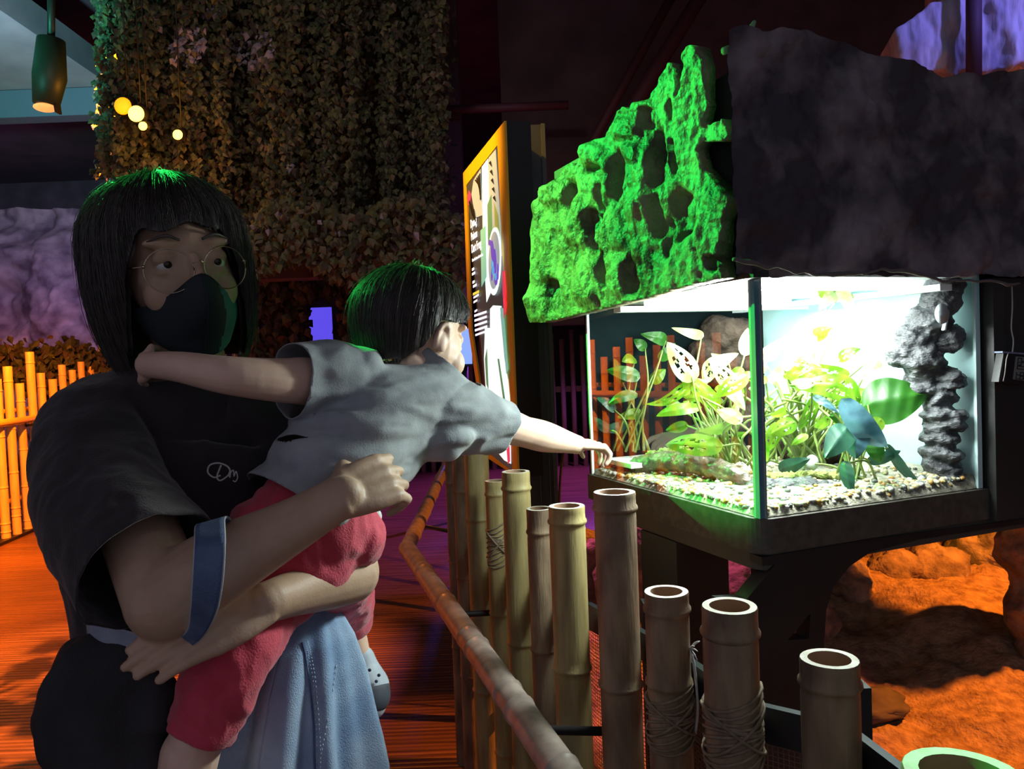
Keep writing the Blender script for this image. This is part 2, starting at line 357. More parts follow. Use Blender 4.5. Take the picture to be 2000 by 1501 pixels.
# ---- orange lamps at upper left and track spotlight
OGLOW = mat('lamp_glow', (1, .6, .1), .5, emit=(1, .52, .05), estr=9)
OGLOW2 = mat('lamp_glow_dim', (1, .6, .1), .5, emit=(1, .36, .0), estr=1.3)
for i, (x, y, r_, d, m_, lab) in enumerate([(266, 222, 13, 4.3, OGLOW, 'brightest orange spotlight of the cluster in front of the ivy'), (279, 246, 7, 4.3, OGLOW, 'small orange spotlight just below the brightest one'),
        (347, 263, 8, 4.3, OGLOW, 'separate small orange spotlight, rightmost of the four'), (240, 207, 14, 4.4, OGLOW2, 'dimmer round orange spotlight, leftmost of the four')]):
    c = P(x, y, d); rr = r_ / 1500 * d * 1.2
    t = thing('spotlight', c, lab, 'spotlight', 'orange spotlights by the ivy')
    obj('lamp_body', B().tube([c + Vector((0, .02, .0)), c + Vector((-.02, .12, .05))], [rr * 1.15, rr * 1.0], 20), BLACKM, t)
    obj('lens', B().ell(c, (rr, rr * .5, rr)), m_, t)
    obj('stem', B().tube([c + Vector((-.01, .08, .03)), Vector((c.x - .01, c.y + .1, 4.58))], .004, 8), BLACKM, t)
    if m_ is OGLOW and i != 1:
        lp = lamp('POINT', 'spotlight_glow', c + Vector((.0, -.05, -.02)), None, 3.5, (1, .36, .03), .05); lp.parent = t; lp.location = (0, -.06, -.02)
c = P(90, 150, 4.2)
t = thing('track_light', c, 'dark cylindrical track spotlight under the ceiling duct at top left', 'track light')
obj('lamp_body', B().tube([P(100, 78, 4.2), P(97, 150, 4.2), P(90, 205, 4.2)], [.07, .085, .065], 24), mat('fixture_green_lit', (.02, .035, .025), .5), t)  # green light on the dark fixture is put into its colour
obj('lens', B().ell(P(88, 210, 4.2), (.058, .058, .02)), mat('lens_orange', (1, .5, .2), .4, emit=(1, .35, .1), estr=1.2), t)
obj('barn_door', B().box(P(110, 196, 4.2), (.012, .05, .14), X=(1, 0, .1)), BLACKM, t, smooth=False)
obj('mount', B().tube([P(100, 80, 4.2), P(100, -60, 4.2)], .02, 10), BLACKM, t)
# hanging vine that dapples the orange light on the deck
vs_ = B(); 
for k in range(120):
    a = Vector((random.uniform(-2.98, -2.55), random.uniform(2.05, 2.5), random.uniform(1.9, 2.35))); s = random.uniform(.05, .11)
    dd = Vector((random.gauss(0, 1), random.gauss(0, 1), random.gauss(0, .5))).normalized(); e = dd.orthogonal().normalized()
    vs_.add([a, a + dd * s * .5 + e * s * .3, a + dd * s, a + dd * s * .5 - e * s * .3], [(0, 1, 2, 3)])
for k in range(7): vs_.tube([(-2.8 + k * .02, 2.2, 4.6), (-2.9 + k * .05, 2.2 + .03 * k, 2.2)], .004, 5)
tag(obj('hanging_vine', vs_, IV[1]), 'hanging leafy vine beside the left of the walkway, dappling its light', 'vine', kind='stuff')
# ================================================================ BAMBOO
BAM = mat('bamboo', (.20, .15, .06), .5, c2=(.40, .33, .14), nscale=9, ndet=10, stretch=(4, 4, .6), bump=.12, bscale=40, bstretch=(6, 6, .7))
BAMW = mat('bamboo_weathered', (.105, .066, .04), .6, c2=(.28, .20, .12), nscale=8, ndet=10, stretch=(3, 3, .9), bump=.2, bscale=40, bstretch=(6, 6, .7))
BAMRIM = mat('bamboo_cut_lit', (.80, .78, .70), .8, c2=(.65, .6, .5), nscale=60)  # cut rim painted paler, tank light on it included in the colour
BAMIN = mat('bamboo_inside', (.32, .2, .12), .8)
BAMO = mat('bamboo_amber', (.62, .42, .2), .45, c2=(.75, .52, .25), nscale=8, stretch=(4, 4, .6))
BAMD = mat('bamboo_rail', (.20, .16, .14), .35, c2=(.34, .28, .24), nscale=6, stretch=(5, 5, 1), bump=.1)
def bamboo(name, top, base, r, nodes=(), skin=None, parent=None, wall=.28, n=24, lean=0):
    """hollow pole with node rings; nodes are distances below the top"""
    top = Vector(top); base = Vector(base); ax = (base - top); L = ax.length; ax.normalize()
    X = ax.orthogonal().normalized(); Y = ax.cross(X)
    prof = [(0, r * .97), (.003, r)]
    for z in sorted(nodes):
        if z > L: break
        prof += [(z - .02, r * .985), (z - .007, r * 1.0), (z - .003, r * 1.075), (z, r * 1.085), (z + .003, r * 1.03), (z + .0055, r * .965), (z + .012, r * .99)]
    prof += [(L, r * 1.02)]
    prof = [p for i, p in enumerate(prof) if i == 0 or p[0] > prof[i - 1][0]]
    ri = r * (1 - wall)
    ring = [(.0, r * .97), (0, ri), (.10, ri * .96)]
    b = B(); mi = []
    ph = random.uniform(0, 6)
    def emit(pr, k):
        v = []
        for z, q in pr:
            for i in range(n):
                a = 2 * math.pi * i / n; qq = q * (1 + .02 * math.sin(2 * a + ph) + .012 * math.sin(3 * a + ph * 2))
                v.append(top + ax * z + X * qq * math.cos(a) + Y * qq * math.sin(a))
        f = [(j * n + i, j * n + (i + 1) % n, (j + 1) * n + (i + 1) % n, (j + 1) * n + i) for j in range(len(pr) - 1) for i in range(n)]
        b.add(v, f); mi.extend([k] * len(f))
    emit(prof, 0); emit(ring[:2], 1); emit(ring[1:], 2)
    o_ = len(b.v) - n; b.f.append(tuple(range(o_, o_ + n))); mi.append(2)
    me = bpy.data.meshes.new(name); me.from_pydata([tuple(x) for x in b.v], [], b.f); me.update()
    for m in (skin or BAM, BAMRIM, BAMIN): me.materials.append(m)
    me.polygons.foreach_set('material_index', mi)
    o = link_mesh(name, me, [], parent)
    try: me.set_sharp_from_angle(angle=R(50))
    except Exception: pass
    return o
ROPE = mat('twine', (.17, .13, .085), .85, c2=(.27, .21, .14), nscale=80)
def lashing(parent, c, r, h, turns=14, m=None):
    pts = []
    c = Vector(c)
    for k in range(turns * 16 + 1):
        a = 2 * math.pi * k / 16; z = h * (k / (turns * 16) - .5)
        pts.append(c + Vector((math.cos(a) * (r + .0012), math.sin(a) * (r + .0012), z + .012 * math.sin(a * 1.0 + k * .035))))
    b = B().tube(pts, .0021, 6)
    for s in (-1, 1):
        pts = [c + Vector((math.cos(a) * (r + .003), math.sin(a) * (r + .003), s * h * .35 * math.cos(a))) for a in [2 * math.pi * k / 24 for k in range(25)]]
        b.tube(pts, .0023, 6)
    return obj('lashing', b, m or ROPE, parent)
# right fence posts: pixel of the top, radius, distance, node spacing
RF = [(1885, 1512, .053, .72, (.06, .30), BAMW, 'bamboo post cut off by the bottom right corner of the photo', None),
      (1620, 1285, .034, .93, (.030, .26, .52), BAMW, 'short green-tinged bamboo post, second from the right, pale cut top', None),
      (1425, 1182, .0365, 1.0, (.035, .27, .5), BAMW, 'bamboo post with twine low down, third from the right', (.16, .09)),
      (1301, 1154, .034, 1.17, (.028, .14, .4), BAMW, 'bamboo post with frayed white string ends, in front of the tank stand leg', (.19, .08)),
      (1200, 960, .0355, 1.3, (.028, .33, .6), BAMW, 'tall dark bamboo post just under the left edge of the tank', None),
      (1107, 987, .034, 1.45, (.03, .31, .6), BAM, 'bamboo post directly left of the tall dark one', None),
      (1053, 992, .0275, 1.62, (.05, .3, .6), BAMW, "slim stained bamboo post half hidden under the child's wrist", None),
      (1007, 920, .0325, 1.78, (.04, .40, .7), BAM, "golden-topped bamboo post under the child's forearm", None),
      (968, 938, .027, 1.95, (.035, .34, .7), BAM, 'slim bamboo post bound with a criss-cross of twine', (.16, .1)),
      (926, 776, .034, 2.08, (.33, .8), BAM, "tallest thick bamboo post, its top touching the child's sleeve", None),
      (899, 868, .026, 2.3, (.14, .4, .7), BAMW, "slim bamboo post just left of the tallest one", None),
      (883, 884, .026, 2.55, (.1, .36, .65), BAMW, "leftmost slim bamboo post of the right fence, in the shirt's shadow", None)]
FP = []
for (px, py, r_, d, nd, sk, lab, la) in RF:
    top = P(px, py, d); base = Vector((top.x, top.y, 0))
    FP.append((top, r_))
    o = bamboo('bamboo_post', top, base, r_, nd, sk)
    tag(o, lab, 'bamboo post', 'posts of the right bamboo fence')
    if la: lashing(o, top - Vector((0, 0, la[0])), r_, la[1])
    if px == 1301:
        c = top + Vector((r_ * .9, -r_ * .4, -.085)); b = B()
        for k in range(7):
            a = Vector((random.gauss(.5, .5), random.gauss(-.4, .4), random.gauss(.1, .8))).normalized() * .02
            b.tube([c, c + a * .6 + Vector((0, 0, .002)), c + a], [.0018, .0014, .0008], 6)
        b.tube([c, c + Vector((.006, 0, -.03)), c + Vector((.009, 0, -.09)), c + Vector((.004, 0, -.13))], .0022, 6, sub=4)
        obj('string_ends', b, mat('pale_string', (.6, .6, .58), .8), o)
for i in range(6):
    y = 2.85 + i * .4
    o = bamboo('bamboo_post', (-.235 - .02 * i, y, 1.06 - .05 * (i % 3)), (-.235 - .02 * i, y, 0), .026, (.2, .5, .8), BAMW, n=14)
    tag(o, 'far bamboo post of the right fence, hidden behind the tallest post and the shirt', 'bamboo post', 'far posts of the right bamboo fence')
# steel rails tying the right fence, on the exhibit side, and the fine mesh
def off(p, z, k=.035): return Vector((p.x + k, p.y + abs(k) * 1.3, z))
line = [off(FP[i][0], 0) for i in (0, 1, 2, 3, 4, 5, 6, 7, 8, 9, 11)]
t = thing('fence_backing', Vector((line[4].x, line[4].y, 0)), 'black steel rails and fine mesh fixed behind the right bamboo fence', 'fence frame')
def bar(zc, h, th, m):
    b = B()
    for p, q in zip(line[:-1], line[1:]):
        dxy = (q - p).normalized(); nn = Vector((-dxy.y, dxy.x, 0))
        b.box((p + q) / 2 + Vector((0, 0, zc)), ((q - p).length + .01, th, h), X=dxy, Y=nn)
    return b
obj('top_rail', bar(.845, .05, .012, 0), mat('steel_rail', (.05, .055, .06), .3, metal=.6), t, smooth=False)
obj('bottom_rail', bar(.40, .045, .012, 0), MATS['steel_rail'], t, smooth=False)
b = B()
for p, q in zip(line[:-1], line[1:]):
    L_ = (q - p).length; k = int(L_ / .007)
    for i in range(k):
        a = p + (q - p) * (i / k) + Vector((.012, .006, 0)); b.add([a + Vector((0, 0, .42)), a + (q - p) / k * .22 + Vector((0, 0, .42)), a + (q - p) / k * .22 + Vector((0, 0, .83)), a + Vector((0, 0, .83))], [(0, 1, 2, 3)])
    for i in range(57):
        z = .42 + i * .0072; a = p + Vector((.0125, .006, z)); c = q + Vector((.0125, .006, z)); b.add([a, c, c + Vector((0, 0, .0016)), a + Vector((0, 0, .0016))], [(0, 1, 2, 3)])
obj('mesh_screen', b, mat('mesh_wire', (.22, .12, .09), .5), t, smooth=False)
for i in (1, 4, 9):
    p = off(FP[i][0], 0, .07); obj('upright', B().box(p + Vector((0, 0, .45)), (.03, .03, .9)), BLACKM, t, smooth=False)
# handrail
t = thing('handrail', RP(795, 1070, Vector((0, 0, .745)), HORI) * 1.0, 'dark bamboo handrail with a bend, running along the right fence', 'handrail')
HR = [RP(1190, 1640, Vector((0, 0, .745)), HORI), RP(795, 1070, Vector((0, 0, .745)), HORI), RP(885, 880, Vector((0, 0, .745)), HORI)]
o = bamboo('rail', HR[0], HR[1], .0265, [.1, .17, .38, .45, .68, .75, 1.0, 1.3], BAMD, t)
o = bamboo('rail', HR[1], HR[2] + Vector((0, 0, 0)), .0265, [.2, .6, 1.0, 1.5, 2.0, 2.5], BAMD, t)
obj('elbow', B().ell(HR[1], .0275), BAMD, t)
for (a, c) in ((HR[0] * .75 + HR[1] * .25, off(FP[4][0], .70, -.01)), (HR[0] * .35 + HR[1] * .65, off(FP[8][0], .70, -.01)), (HR[1] * .8 + HR[2] * .2, Vector((-.24, 2.9, .70))), (HR[1] * .3 + HR[2] * .7, Vector((-.3, 4.4, .70)))):
    a = Vector((a.x, a.y, .745)); obj('bracket', B().tube([a + Vector((0, 0, -.02)), Vector((a.x, a.y, .70)), c], .008, 8), BLACKM, t)
# left fence
ordn = ['first', 'second', 'third', 'fourth', 'fifth', 'sixth', 'seventh', 'eighth', 'ninth', 'tenth', 'eleventh', 'twelfth', 'thirteenth', 'fourteenth', 'fifteenth', 'sixteenth', 'seventeenth', 'eighteenth']
LT = [(-2, 740, 1062), (19, 715, 1054), (42, 748, 1044), (62, 687, 1034), (83, 728, 1024), (106, 740, 1016), (124, 712, 1008), (144, 722, 1000), (161, 706, 993), (180, 715, 986), (200, 676, 979), (218, 720, 972), (232, 706, 966), (243, 708, 960), (253, 712, 955), (262, 714, 950), (271, 712, 946)]
LP = []
for i, (px, py, by) in enumerate(LT):
    base = F(px + (by - py) * .045, by - 6); d = base.y
    top = P(px, py, d); top = Vector((base.x, base.y, top.z))
    LP.append(base)
    o = bamboo('fence_post', top, base, .036 if i < 6 else .033, (.1 + .03 * (i % 3), .48 + .05 * (i % 4), .9, 1.2, 1.27), BAMO, n=16)
    tag(o, 'orange-lit bamboo fence post, %s from the left edge of the photo' % ordn[i], 'bamboo post', 'orange-lit posts of the left fence')
for i in range(6):
    base = LP[-1] + (LP[-1] - LP[-5]).normalized() * (.3 * (i + 1) * .5)
    o = bamboo('fence_post', base + Vector((0, 0, 1.5 + .06 * (i % 2))), base, .033, (.2, .6, 1.0), BAMO, n=12)
    tag(o, "orange-lit bamboo fence post beyond the seventeenth, behind the woman's hair", 'bamboo post', 'hidden posts of the left fence')
NEARF = Vector((LP[0].x, 3.7, 0))
for i in range(17):
    base = Vector((LP[0].x, LP[0].y - .155 * (i + 1), 0))
    o = bamboo('fence_post', base + Vector((0, 0, 1.42 + .1 * math.sin(i * 2.1))), base, .036, (.1 + .03 * (i % 3), .48 + .05 * (i % 4), .9, 1.2), BAMO, n=14)
    tag(o, 'orange-lit bamboo fence post seen only as a reflection in the left glass of the terrarium', 'bamboo post', 'near posts of the left fence')
a = NEARF; c = LP[-1] + (LP[-1] - LP[-5]).normalized() * .3
t = thing('fence_rail', LP[3], 'shiny amber handrail pole along the left bamboo fence', 'handrail')
ofs = Vector((.22, -.05, 0))
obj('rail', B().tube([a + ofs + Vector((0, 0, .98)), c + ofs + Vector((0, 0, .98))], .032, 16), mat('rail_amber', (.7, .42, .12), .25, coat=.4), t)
for k in (2, 9): obj('bracket', B().tube([LP[k] + Vector((.03, 0, .93)), LP[k] + ofs + Vector((0, 0, .95))], .012, 8), BLACKM, t)
t2 = thing('fence_crossbar', LP[4], 'dark crossbars fixed behind the left bamboo fence', 'crossbar')
for zz in (1.05, .25): obj('crossbar', B().tube([a + Vector((-.06, 0, zz)), c + Vector((-.06, 0, zz))], .025, 10), BAMO, t2)
dirf = (LP[-1] - LP[0]).normalized()
tag(obj('deck_kerb', B().box((LP[0] + LP[-1]) / 2 + Vector((-.02, 0, .012)), ((LP[-1] - LP[0]).length + .8, .16, .03), X=dirf, Y=Vector((-dirf.y, dirf.x, 0))), BLACKM, smooth=False), 'low black kerb strip under the left bamboo fence', 'kerb')
# far dim fence across the back
BFM = mat('bamboo_dim', (.42, .30, .26), .6)
for i in range(46):
    x = -3.75 + i * .125
    if -2.42 < x < -2.0: continue
    o = obj('far_post', B().tube([(x, 9.4, 0), (x, 9.4, 1.62 + .06 * math.sin(i * 2.3))], .03, 8), BFM)
    tag(o, 'dim upright of the far bamboo fence crossing the back of the hall', 'fence post', 'dim posts of the far back fence')
tag(obj('far_rail', B().box((-.9, 9.47, .95), (5.8, .04, .07)), BFM, smooth=False), 'dim horizontal rail of the far back fence', 'fence rail')
lamp('SPOT', 'red_spot_far_fence', (-3.2, 7.6, 2.9), (-3.1, 9.4, 1.2), 60, (1, .3, .25), .05, 45, .7)
# ================================================================ EXHIBIT GROUND
GROUND = mat('straw_ground', (.16, .09, .055), .95, c2=(.42, .28, .17), nscale=22, ndet=10, bump=1.0, bscale=70, lo=.3, hi=.7)
def xf(y): return max(.44 - .355 * (y - .7), -.18) + .10
def gh(x, y):
    s = min(max((y - 1.7) / 1.9, 0), 1); s = s * s * (3 - 2 * s)
    p = Vector((x, y, 0))
    e = min(max((x - xf(y)) / .25, 0), 1)
    return .03 + e * (.08 + .23 * s + fbm(p, 1.3, 4) * .10 + fbm(p, 7, 4) * .018 + abs(fbm(p, 22, 2)) * .012)
def fg(u, v):
    y = .3 + 4.1 * v; x = xf(y) + (4.6) * u ** 1.3
    z = gh(x, y)
    if v > .97: z = -.02
    return Vector((x, y, z))
tag(obj('exhibit_ground', B().grid(230, 210, fg), GROUND), 'orange-lit straw and soil mound inside the exhibit', 'ground')
ROCKG = mat('boulder', (.13, .09, .07), .9, c2=(.36, .26, .19), nscale=14, ndet=8, bump=.9, bscale=45)
def boulder(c, r, lab, seed, m=None, name='boulder', n=(36, 24)):
    b = B().ell((0, 0, 0), 1, nu=n[0], nv=n[1]); c = Vector(c); vv = []
    for q in b.v:
        q = Vector(q); k = 1 + .32 * fbm(q, 1.1, 3, seed) + .10 * fbm(q, 4, 4, seed)
        vv.append(c + Vector((q.x * r[0], q.y * r[1], q.z * r[2])) * k)
    b.v = vv
    return tag(obj(name, b, m or ROCKG), lab, 'boulder')
BL = [(1655, 1120, 3.3, .11, 'orange boulder nearest the curved black bracket'), (1745, 1115, 3.5, .12, 'rounded orange boulder, second from the bracket'), (1830, 1110, 3.5, .14, 'dark shaded boulder, third from the bracket'),
      (1925, 1075, 3.7, .16, 'large orange boulder near the right edge of the photo'), (1700, 1090, 3.9, .13, 'boulder behind the first orange boulder'), (1800, 1075, 4.0, .15, 'boulder at the back of the pile, middle'),
      (1690, 1245, 2.5, .10, 'flat dark rock lying on the orange mound'), (1245, 1110, 3.1, .16, 'pink-lit boulder seen between the tall dark post and tank stand'), (1155, 1120, 3.3, .15, 'pink-lit boulder left of the tall dark post'), (1455, 1130, 3.2, .17, 'magenta-lit rock seen under the tank corner'),
      (1990, 1060, 3.9, .2, 'orange boulder cut off by the right edge of the photo'), (1565, 1240, 3.0, .13, 'orange rock seen through the small triangle of the stand')]
for i, (x, y, d, r_, lab) in enumerate(BL):
    p = P(x, y, d); g = gh(p.x, p.y)
    if d == 2.5: boulder((p.x, p.y, g + .03), (.13, .09, .05), lab, i, mat('dark_rock', (.045, .035, .035), .8, c2=(.1, .08, .07), nscale=12))
    else: boulder((p.x, p.y, max(p.z - .03, g)), (r_, r_, max(r_ * .9, (p.z - g) + .05)), lab, i)
b = B(); c = P(2012, 830, 2.7)
for k in range(9): b.ell(Vector((c.x + random.gauss(.06, .02), c.y + random.gauss(0, .03), .2 + k * .19)), (.15, .15, .17))
o = organic('rock_pillar', b, ROCKG, voxel=.012, smooth=3, disp=lambda p, n: fbm(p, 9, 4) * .03); tag(o, 'orange-lit rock pillar at the right edge behind the thermometer', 'rock pillar')
# icy rock upper right
ICE = mat('ice_rock', (.20, .19, .28), .8, c2=(.62, .58, .72), nscale=7, ndet=8, stretch=(1.5, 1.5, .35), bump=.8, bscale=18, bstretch=(1.5, 1.5, .4))
poly = [(1741, 66), (1762, 55), (1815, 12), (1845, 12), (1850, -1150), (2120, -1150), (2120, 150), (2000, 140), (1980, 132), (1960, 145), (1940, 138), (1920, 148), (1905, 150), (1880, 140), (1865, 152), (1850, 140), (1830, 138), (1800, 145), (1780, 160), (1762, 155), (1748, 115)]
def inside(x, y, poly):
    c = False; j = len(poly) - 1
    for i in range(len(poly)):
        if (poly[i][1] > y) != (poly[j][1] > y) and x < (poly[j][0] - poly[i][0]) * (y - poly[i][1]) / (poly[j][1] - poly[i][1]) + poly[i][0]: c = not c
        j = i
    return c
def distedge(x, y, poly):
    m = 1e9
    for i in range(len(poly)):
        ax, ay = poly[i]; bx, by = poly[(i + 1) % len(poly)]; L2 = (bx - ax) ** 2 + (by - ay) ** 2 + 1e-9
        t_ = min(max(((x - ax) * (bx - ax) + (y - ay) * (by - ay)) / L2, 0), 1)
        m = min(m, math.hypot(x - ax - t_ * (bx - ax), y - ay - t_ * (by - ay)))
    return m
def relief(name, poly, pl0, pln, step, height, mat_, parent, thick=.05, floor_h=0.0):
    """a slab cut to an outline traced on a real plane, with real relief and thickness"""
    xs = [p[0] for p in poly]; ys = [p[1] for p in poly]
    x0, x1, y0, y1 = min(xs) - step, max(xs) + step, min(ys) - step, max(ys) + step
    nx, ny = int((x1 - x0) / step), int((y1 - y0) / step)
    idx = {}; v = []; f = []
    def vert(i, j):
        if (i, j) in idx: return idx[(i, j)]
        x, y = x0 + i * step, y0 + j * step
        ins = inside(x, y, poly)
        e = distedge(x, y, poly)
        p = RP(x, y, pl0, pln)
        h = height(x, y, p)
        idx[(i, j)] = len(v); v.append(p + pln * h); return idx[(i, j)]
    for i in range(nx):
        for j in range(ny):
            if inside(x0 + (i + .5) * step, y0 + (j + .5) * step, poly): f.append((vert(i, j), vert(i + 1, j), vert(i + 1, j + 1), vert(i, j + 1)))
    # snap border verts smoothing is left to the rock's own roughness; back face gives thickness
    from collections import Counter
    ec = Counter(); ed = {}
    for q in f:
        for a, c_ in zip(q, q[1:] + q[:1]):
            k = (min(a, c_), max(a, c_)); ec[k] += 1; ed[k] = (a, c_)
    # pull the stair-stepped border onto a smoother line
    nb = {}
    for k, n_ in ec.items():
        if n_ == 1: nb.setdefault(k[0], []).append(k[1]); nb.setdefault(k[1], []).append(k[0])
    for _ in range(3):
        new = {a: (v[a] * .4 + (v[l[0]] + v[l[1]]) * .3) for a, l in nb.items() if len(l) == 2}
        for a, p in new.items(): v[a] = p
    n0 = len(v); back = {}
    fb = []
    for q in f: 
        for a in q:
            if a not in back: back[a] = len(v); v.append(v[a] - pln * ((v[a] - pl0).dot(pln) + thick))
        fb.append(tuple(back[a] for a in reversed(q)))
    side = [(ed[k][1], ed[k][0], back[ed[k][0]], back[ed[k][1]]) for k, n_ in ec.items() if n_ == 1]
    b = B(); b.v = v; b.f = f + fb + side
    return obj(name, b, mat_, parent)
pI = P(1850, 80, 2.6)
o = relief('ice_rock', poly, pI, Vector((-.25, -.96, 0)).normalized(), 4, lambda x, y, p: .03 + .05 * fbm(Vector((p.x * 2.2, p.y, p.z * .7)), 5, 4), ICE, None, thick=.25)
tag(o, 'jagged blue-violet lit icy rock hanging at the top right corner', 'rock')
for (pts_) in ([(1775, 50), (1772, 100), (1780, 160)], [(1805, 40), (1795, 80), (1785, 120)], [(1832, 30), (1838, 55), (1862, 72), (1872, 45), (1870, 0)]):
    pass
tag(obj('dark_column', B().tube([P(1902, -60, 2.5), P(1902, 150, 2.5)], .024, 12), mat('column_red', (.05, .02, .045), .7)), 'narrow dark purple post crossing the icy rock at top right', 'post')
# ================================================================ SIGN
SN0 = Vector((-.015, 2.3, 1.35)); su = (Vector((-.176, 2.87, 1.35)) - SN0).normalized(); SNn = Vector((su.y, -su.x, 0)) * -1  # faces the walkway
if SNn.dot(CAM - SN0) < 0: SNn = -SNn
t = thing('information_sign', Vector((-.1, 2.6, .98)), 'tall backlit information sign with yellow-orange frame, edge-on to us', 'sign')
SP = lambda x, y, k=0: RP(x, y, SN0, SNn) + SNn * k
b = B(); q = [SP(908, 338), SP(990, 236), SP(1016, 932), SP(955, 893)]
b.prism(q, -SNn * .07); obj('cabinet', b, BLACKM, t, smooth=False)
FR = mat('frame_yellow', (.95, .55, .03), .5)
def quadstrip(name, qs, m, k=.004, th=.003):
    for q in qs: b = B().prism([SP(x, y, k) for x, y in q], SNn * th); o = obj(name, b, m, t, smooth=False)
    return o
quadstrip('frame', [[(908, 338), (990, 236), (976, 283), (914, 362)], [(990, 236), (1016, 932), (1005, 920), (976, 283)], [(908, 338), (914, 362), (924, 640), (918, 640)], [(918, 640), (924, 640), (963, 888), (955, 893)], [(955, 893), (963, 888), (1005, 920), (1016, 932)]], FR, .001, .006)
def em(n, c, s): return mat(n, c, .5, emit=c, estr=s)
EGREY = em('print_grey', (.045, .05, .05), .5); EWHITE = em('print_white', (.8, .92, .92), 1.1); EPALE = em('print_pale', (.36, .42, .42), .8)
EGRN = em('print_green', (.10, .25, .12), .8); EYEL = em('print_yellowgreen', (.3, .36, .1), .6); ETEAL = em('print_teal', (.2, .5, .42), .8)
EPUR = em('print_purple', (.16, .08, .5), .9); EBLU = em('print_blue', (.1, .4, .7), .9); ERED = em('print_red', (.8, .05, .12), .8); EBLACK = em('print_black', (.012, .012, .012), .2); EMTXT = em('print_text', (.85, .8, .9), 1.2)
quadstrip('backdrop', [[(915, 363), (976, 284), (1005, 920), (963, 887)]], EGREY)
quadstrip('waterfall_print', [[(946, 326), (958, 310), (968, 560), (955, 590), (948, 460)], [(962, 603), (968, 596), (984, 597), (1001, 780), (1003, 905), (990, 898), (975, 880), (956, 800), (950, 700), (952, 640), (962, 640)]], EWHITE, .0075, .001)
quadstrip('pale_foliage_print', [[(930, 352), (944, 330), (948, 420), (934, 425), (926, 380)], [(960, 308), (974, 292), (984, 440), (986, 500), (962, 440)]], EPALE, .0085, .001)
quadstrip('green_print', [[(958, 400), (966, 380), (968, 470), (960, 500)], [(984, 612), (994, 615), (999, 740), (992, 700)], [(953, 700), (957, 680), (960, 760), (956, 750)], [(960, 800), (985, 810), (988, 860), (964, 850)], [(978, 700), (981, 700), (996, 800), (992, 800)]], EGRN, .0095, .001)
quadstrip('bright_leaf_print', [[(972, 395), (980, 420), (984, 470), (974, 455)], [(966, 470), (971, 440), (972, 470)]], EYEL, .0105, .001)
quadstrip('teal_print', [[(945, 450), (955, 440), (957, 540), (947, 560)], [(984, 600), (990, 602), (1000, 720), (996, 730)]], ETEAL, .0105, .001)
def ellp(cx, cy, rx, ry, sk=0, n=28): return [(cx + rx * math.cos(a) , cy + ry * math.sin(a) + sk * rx * math.cos(a)) for a in [2 * math.pi * i / n for i in range(n)]]
quadstrip('medallion', [ellp(974, 510, 13.5, 66, -.6)], EWHITE, .0125, .0015)
quadstrip('medallion_inner', [ellp(974.5, 508, 11, 56, -.6)], EPALE, .0145, .001)
quadstrip('frog_print', [ellp(972, 490, 3.2, 20, 2), ellp(977, 512, 3.0, 26, 2), ellp(979, 545, 3.5, 12), ellp(967, 474, 2.5, 6), ellp(971, 535, 1.6, 13, -2), ellp(983, 530, 1.5, 16, 1)], EPUR, .016, .001)
quadstrip('frog_spots_print', [ellp(974, 528, 2.2, 9), ellp(979, 540, 2.0, 7), ellp(972, 515, 1.4, 7)], EBLU, .0175, .001)
quadstrip('red_flower_print', [[(919, 385), (922, 372), (926, 380), (924, 402), (920, 398)], [(988, 530), (991, 528), (994, 570), (993, 600), (989, 575)], [(990, 580), (995, 590), (991, 625)], [(996, 870), (1002, 868), (1003, 900), (999, 905)]], ERED, .0105, .001)
quadstrip('palm_print', [[(934 + i * 3, 352 - i * 4), (936 + i * 3, 350 - i * 4), (944 + i * 1, 362 + i * 9), (943 + i * .5, 364 + i * 9)] for i in range(4)] + [[(922 + i * 3, 395 + i * 6), (924 + i * 3, 390 + i * 6), (931 + i * 2, 420 + i * 4), (929 + i * 2, 422 + i * 4)] for i in range(4)] + [[(962 + i * 2, 318 + i * 17), (966 + i * 2, 314 + i * 17), (968 + i * 2, 326 + i * 17)] for i in range(5)], EBLACK, .0115, .001)
# lettering
def text(s, x, y, hpx, wpx, m, k=.012):
    c = bpy.data.curves.new('lettering', 'FONT'); c.body = s; c.size = 1; c.extrude = .02; c.offset = .012
    o = bpy.data.objects.new('lettering', c); col.objects.link(o); dg = bpy.context.evaluated_depsgraph_get(); dg.update()
    me = bpy.data.meshes.new_from_object(o.evaluated_get(dg)); bpy.data.objects.remove(o)
    n = len(me.vertices); a = np.empty(n * 3); me.vertices.foreach_get('co', a); a = a.reshape(-1, 3)
    W = a[:, 0].max() - a[:, 0].min(); a[:, 0] -= a[:, 0].min()
    p0 = SP(x, y, k); e = SP(x + wpx, y - wpx * .62, k); du = (e - p0); du.z = 0; wm = du.length; du.normalize()
    h = (SP(x, y - hpx, k) - p0).length
    out = np.array(p0)[None] + a[:, :1] / W * wm * np.array(du)[None] + a[:, 1:2] * h / .72 * np.array([[0, 0, 1.0]]) + a[:, 2:3] * .02 * np.array(SNn)[None]
    me.vertices.foreach_set('co', out.ravel()); me.update(); me.materials.clear()
    return link_mesh('lettering', me, m, t, smooth=False)
text('Dyeing', 926, 446, 17, 12, EMTXT); text('Poison', 927, 470, 16, 12, EMTXT); text('Dart Frog', 928, 494, 17, 19, EMTXT)
text('Dendrobates tinctorius', 929, 511, 6, 21, EMTXT)
b_ = [(929, 524, 5, 4), (929, 533, 5, 6), (930, 549, 5, 4), (931, 557, 5, 7)]
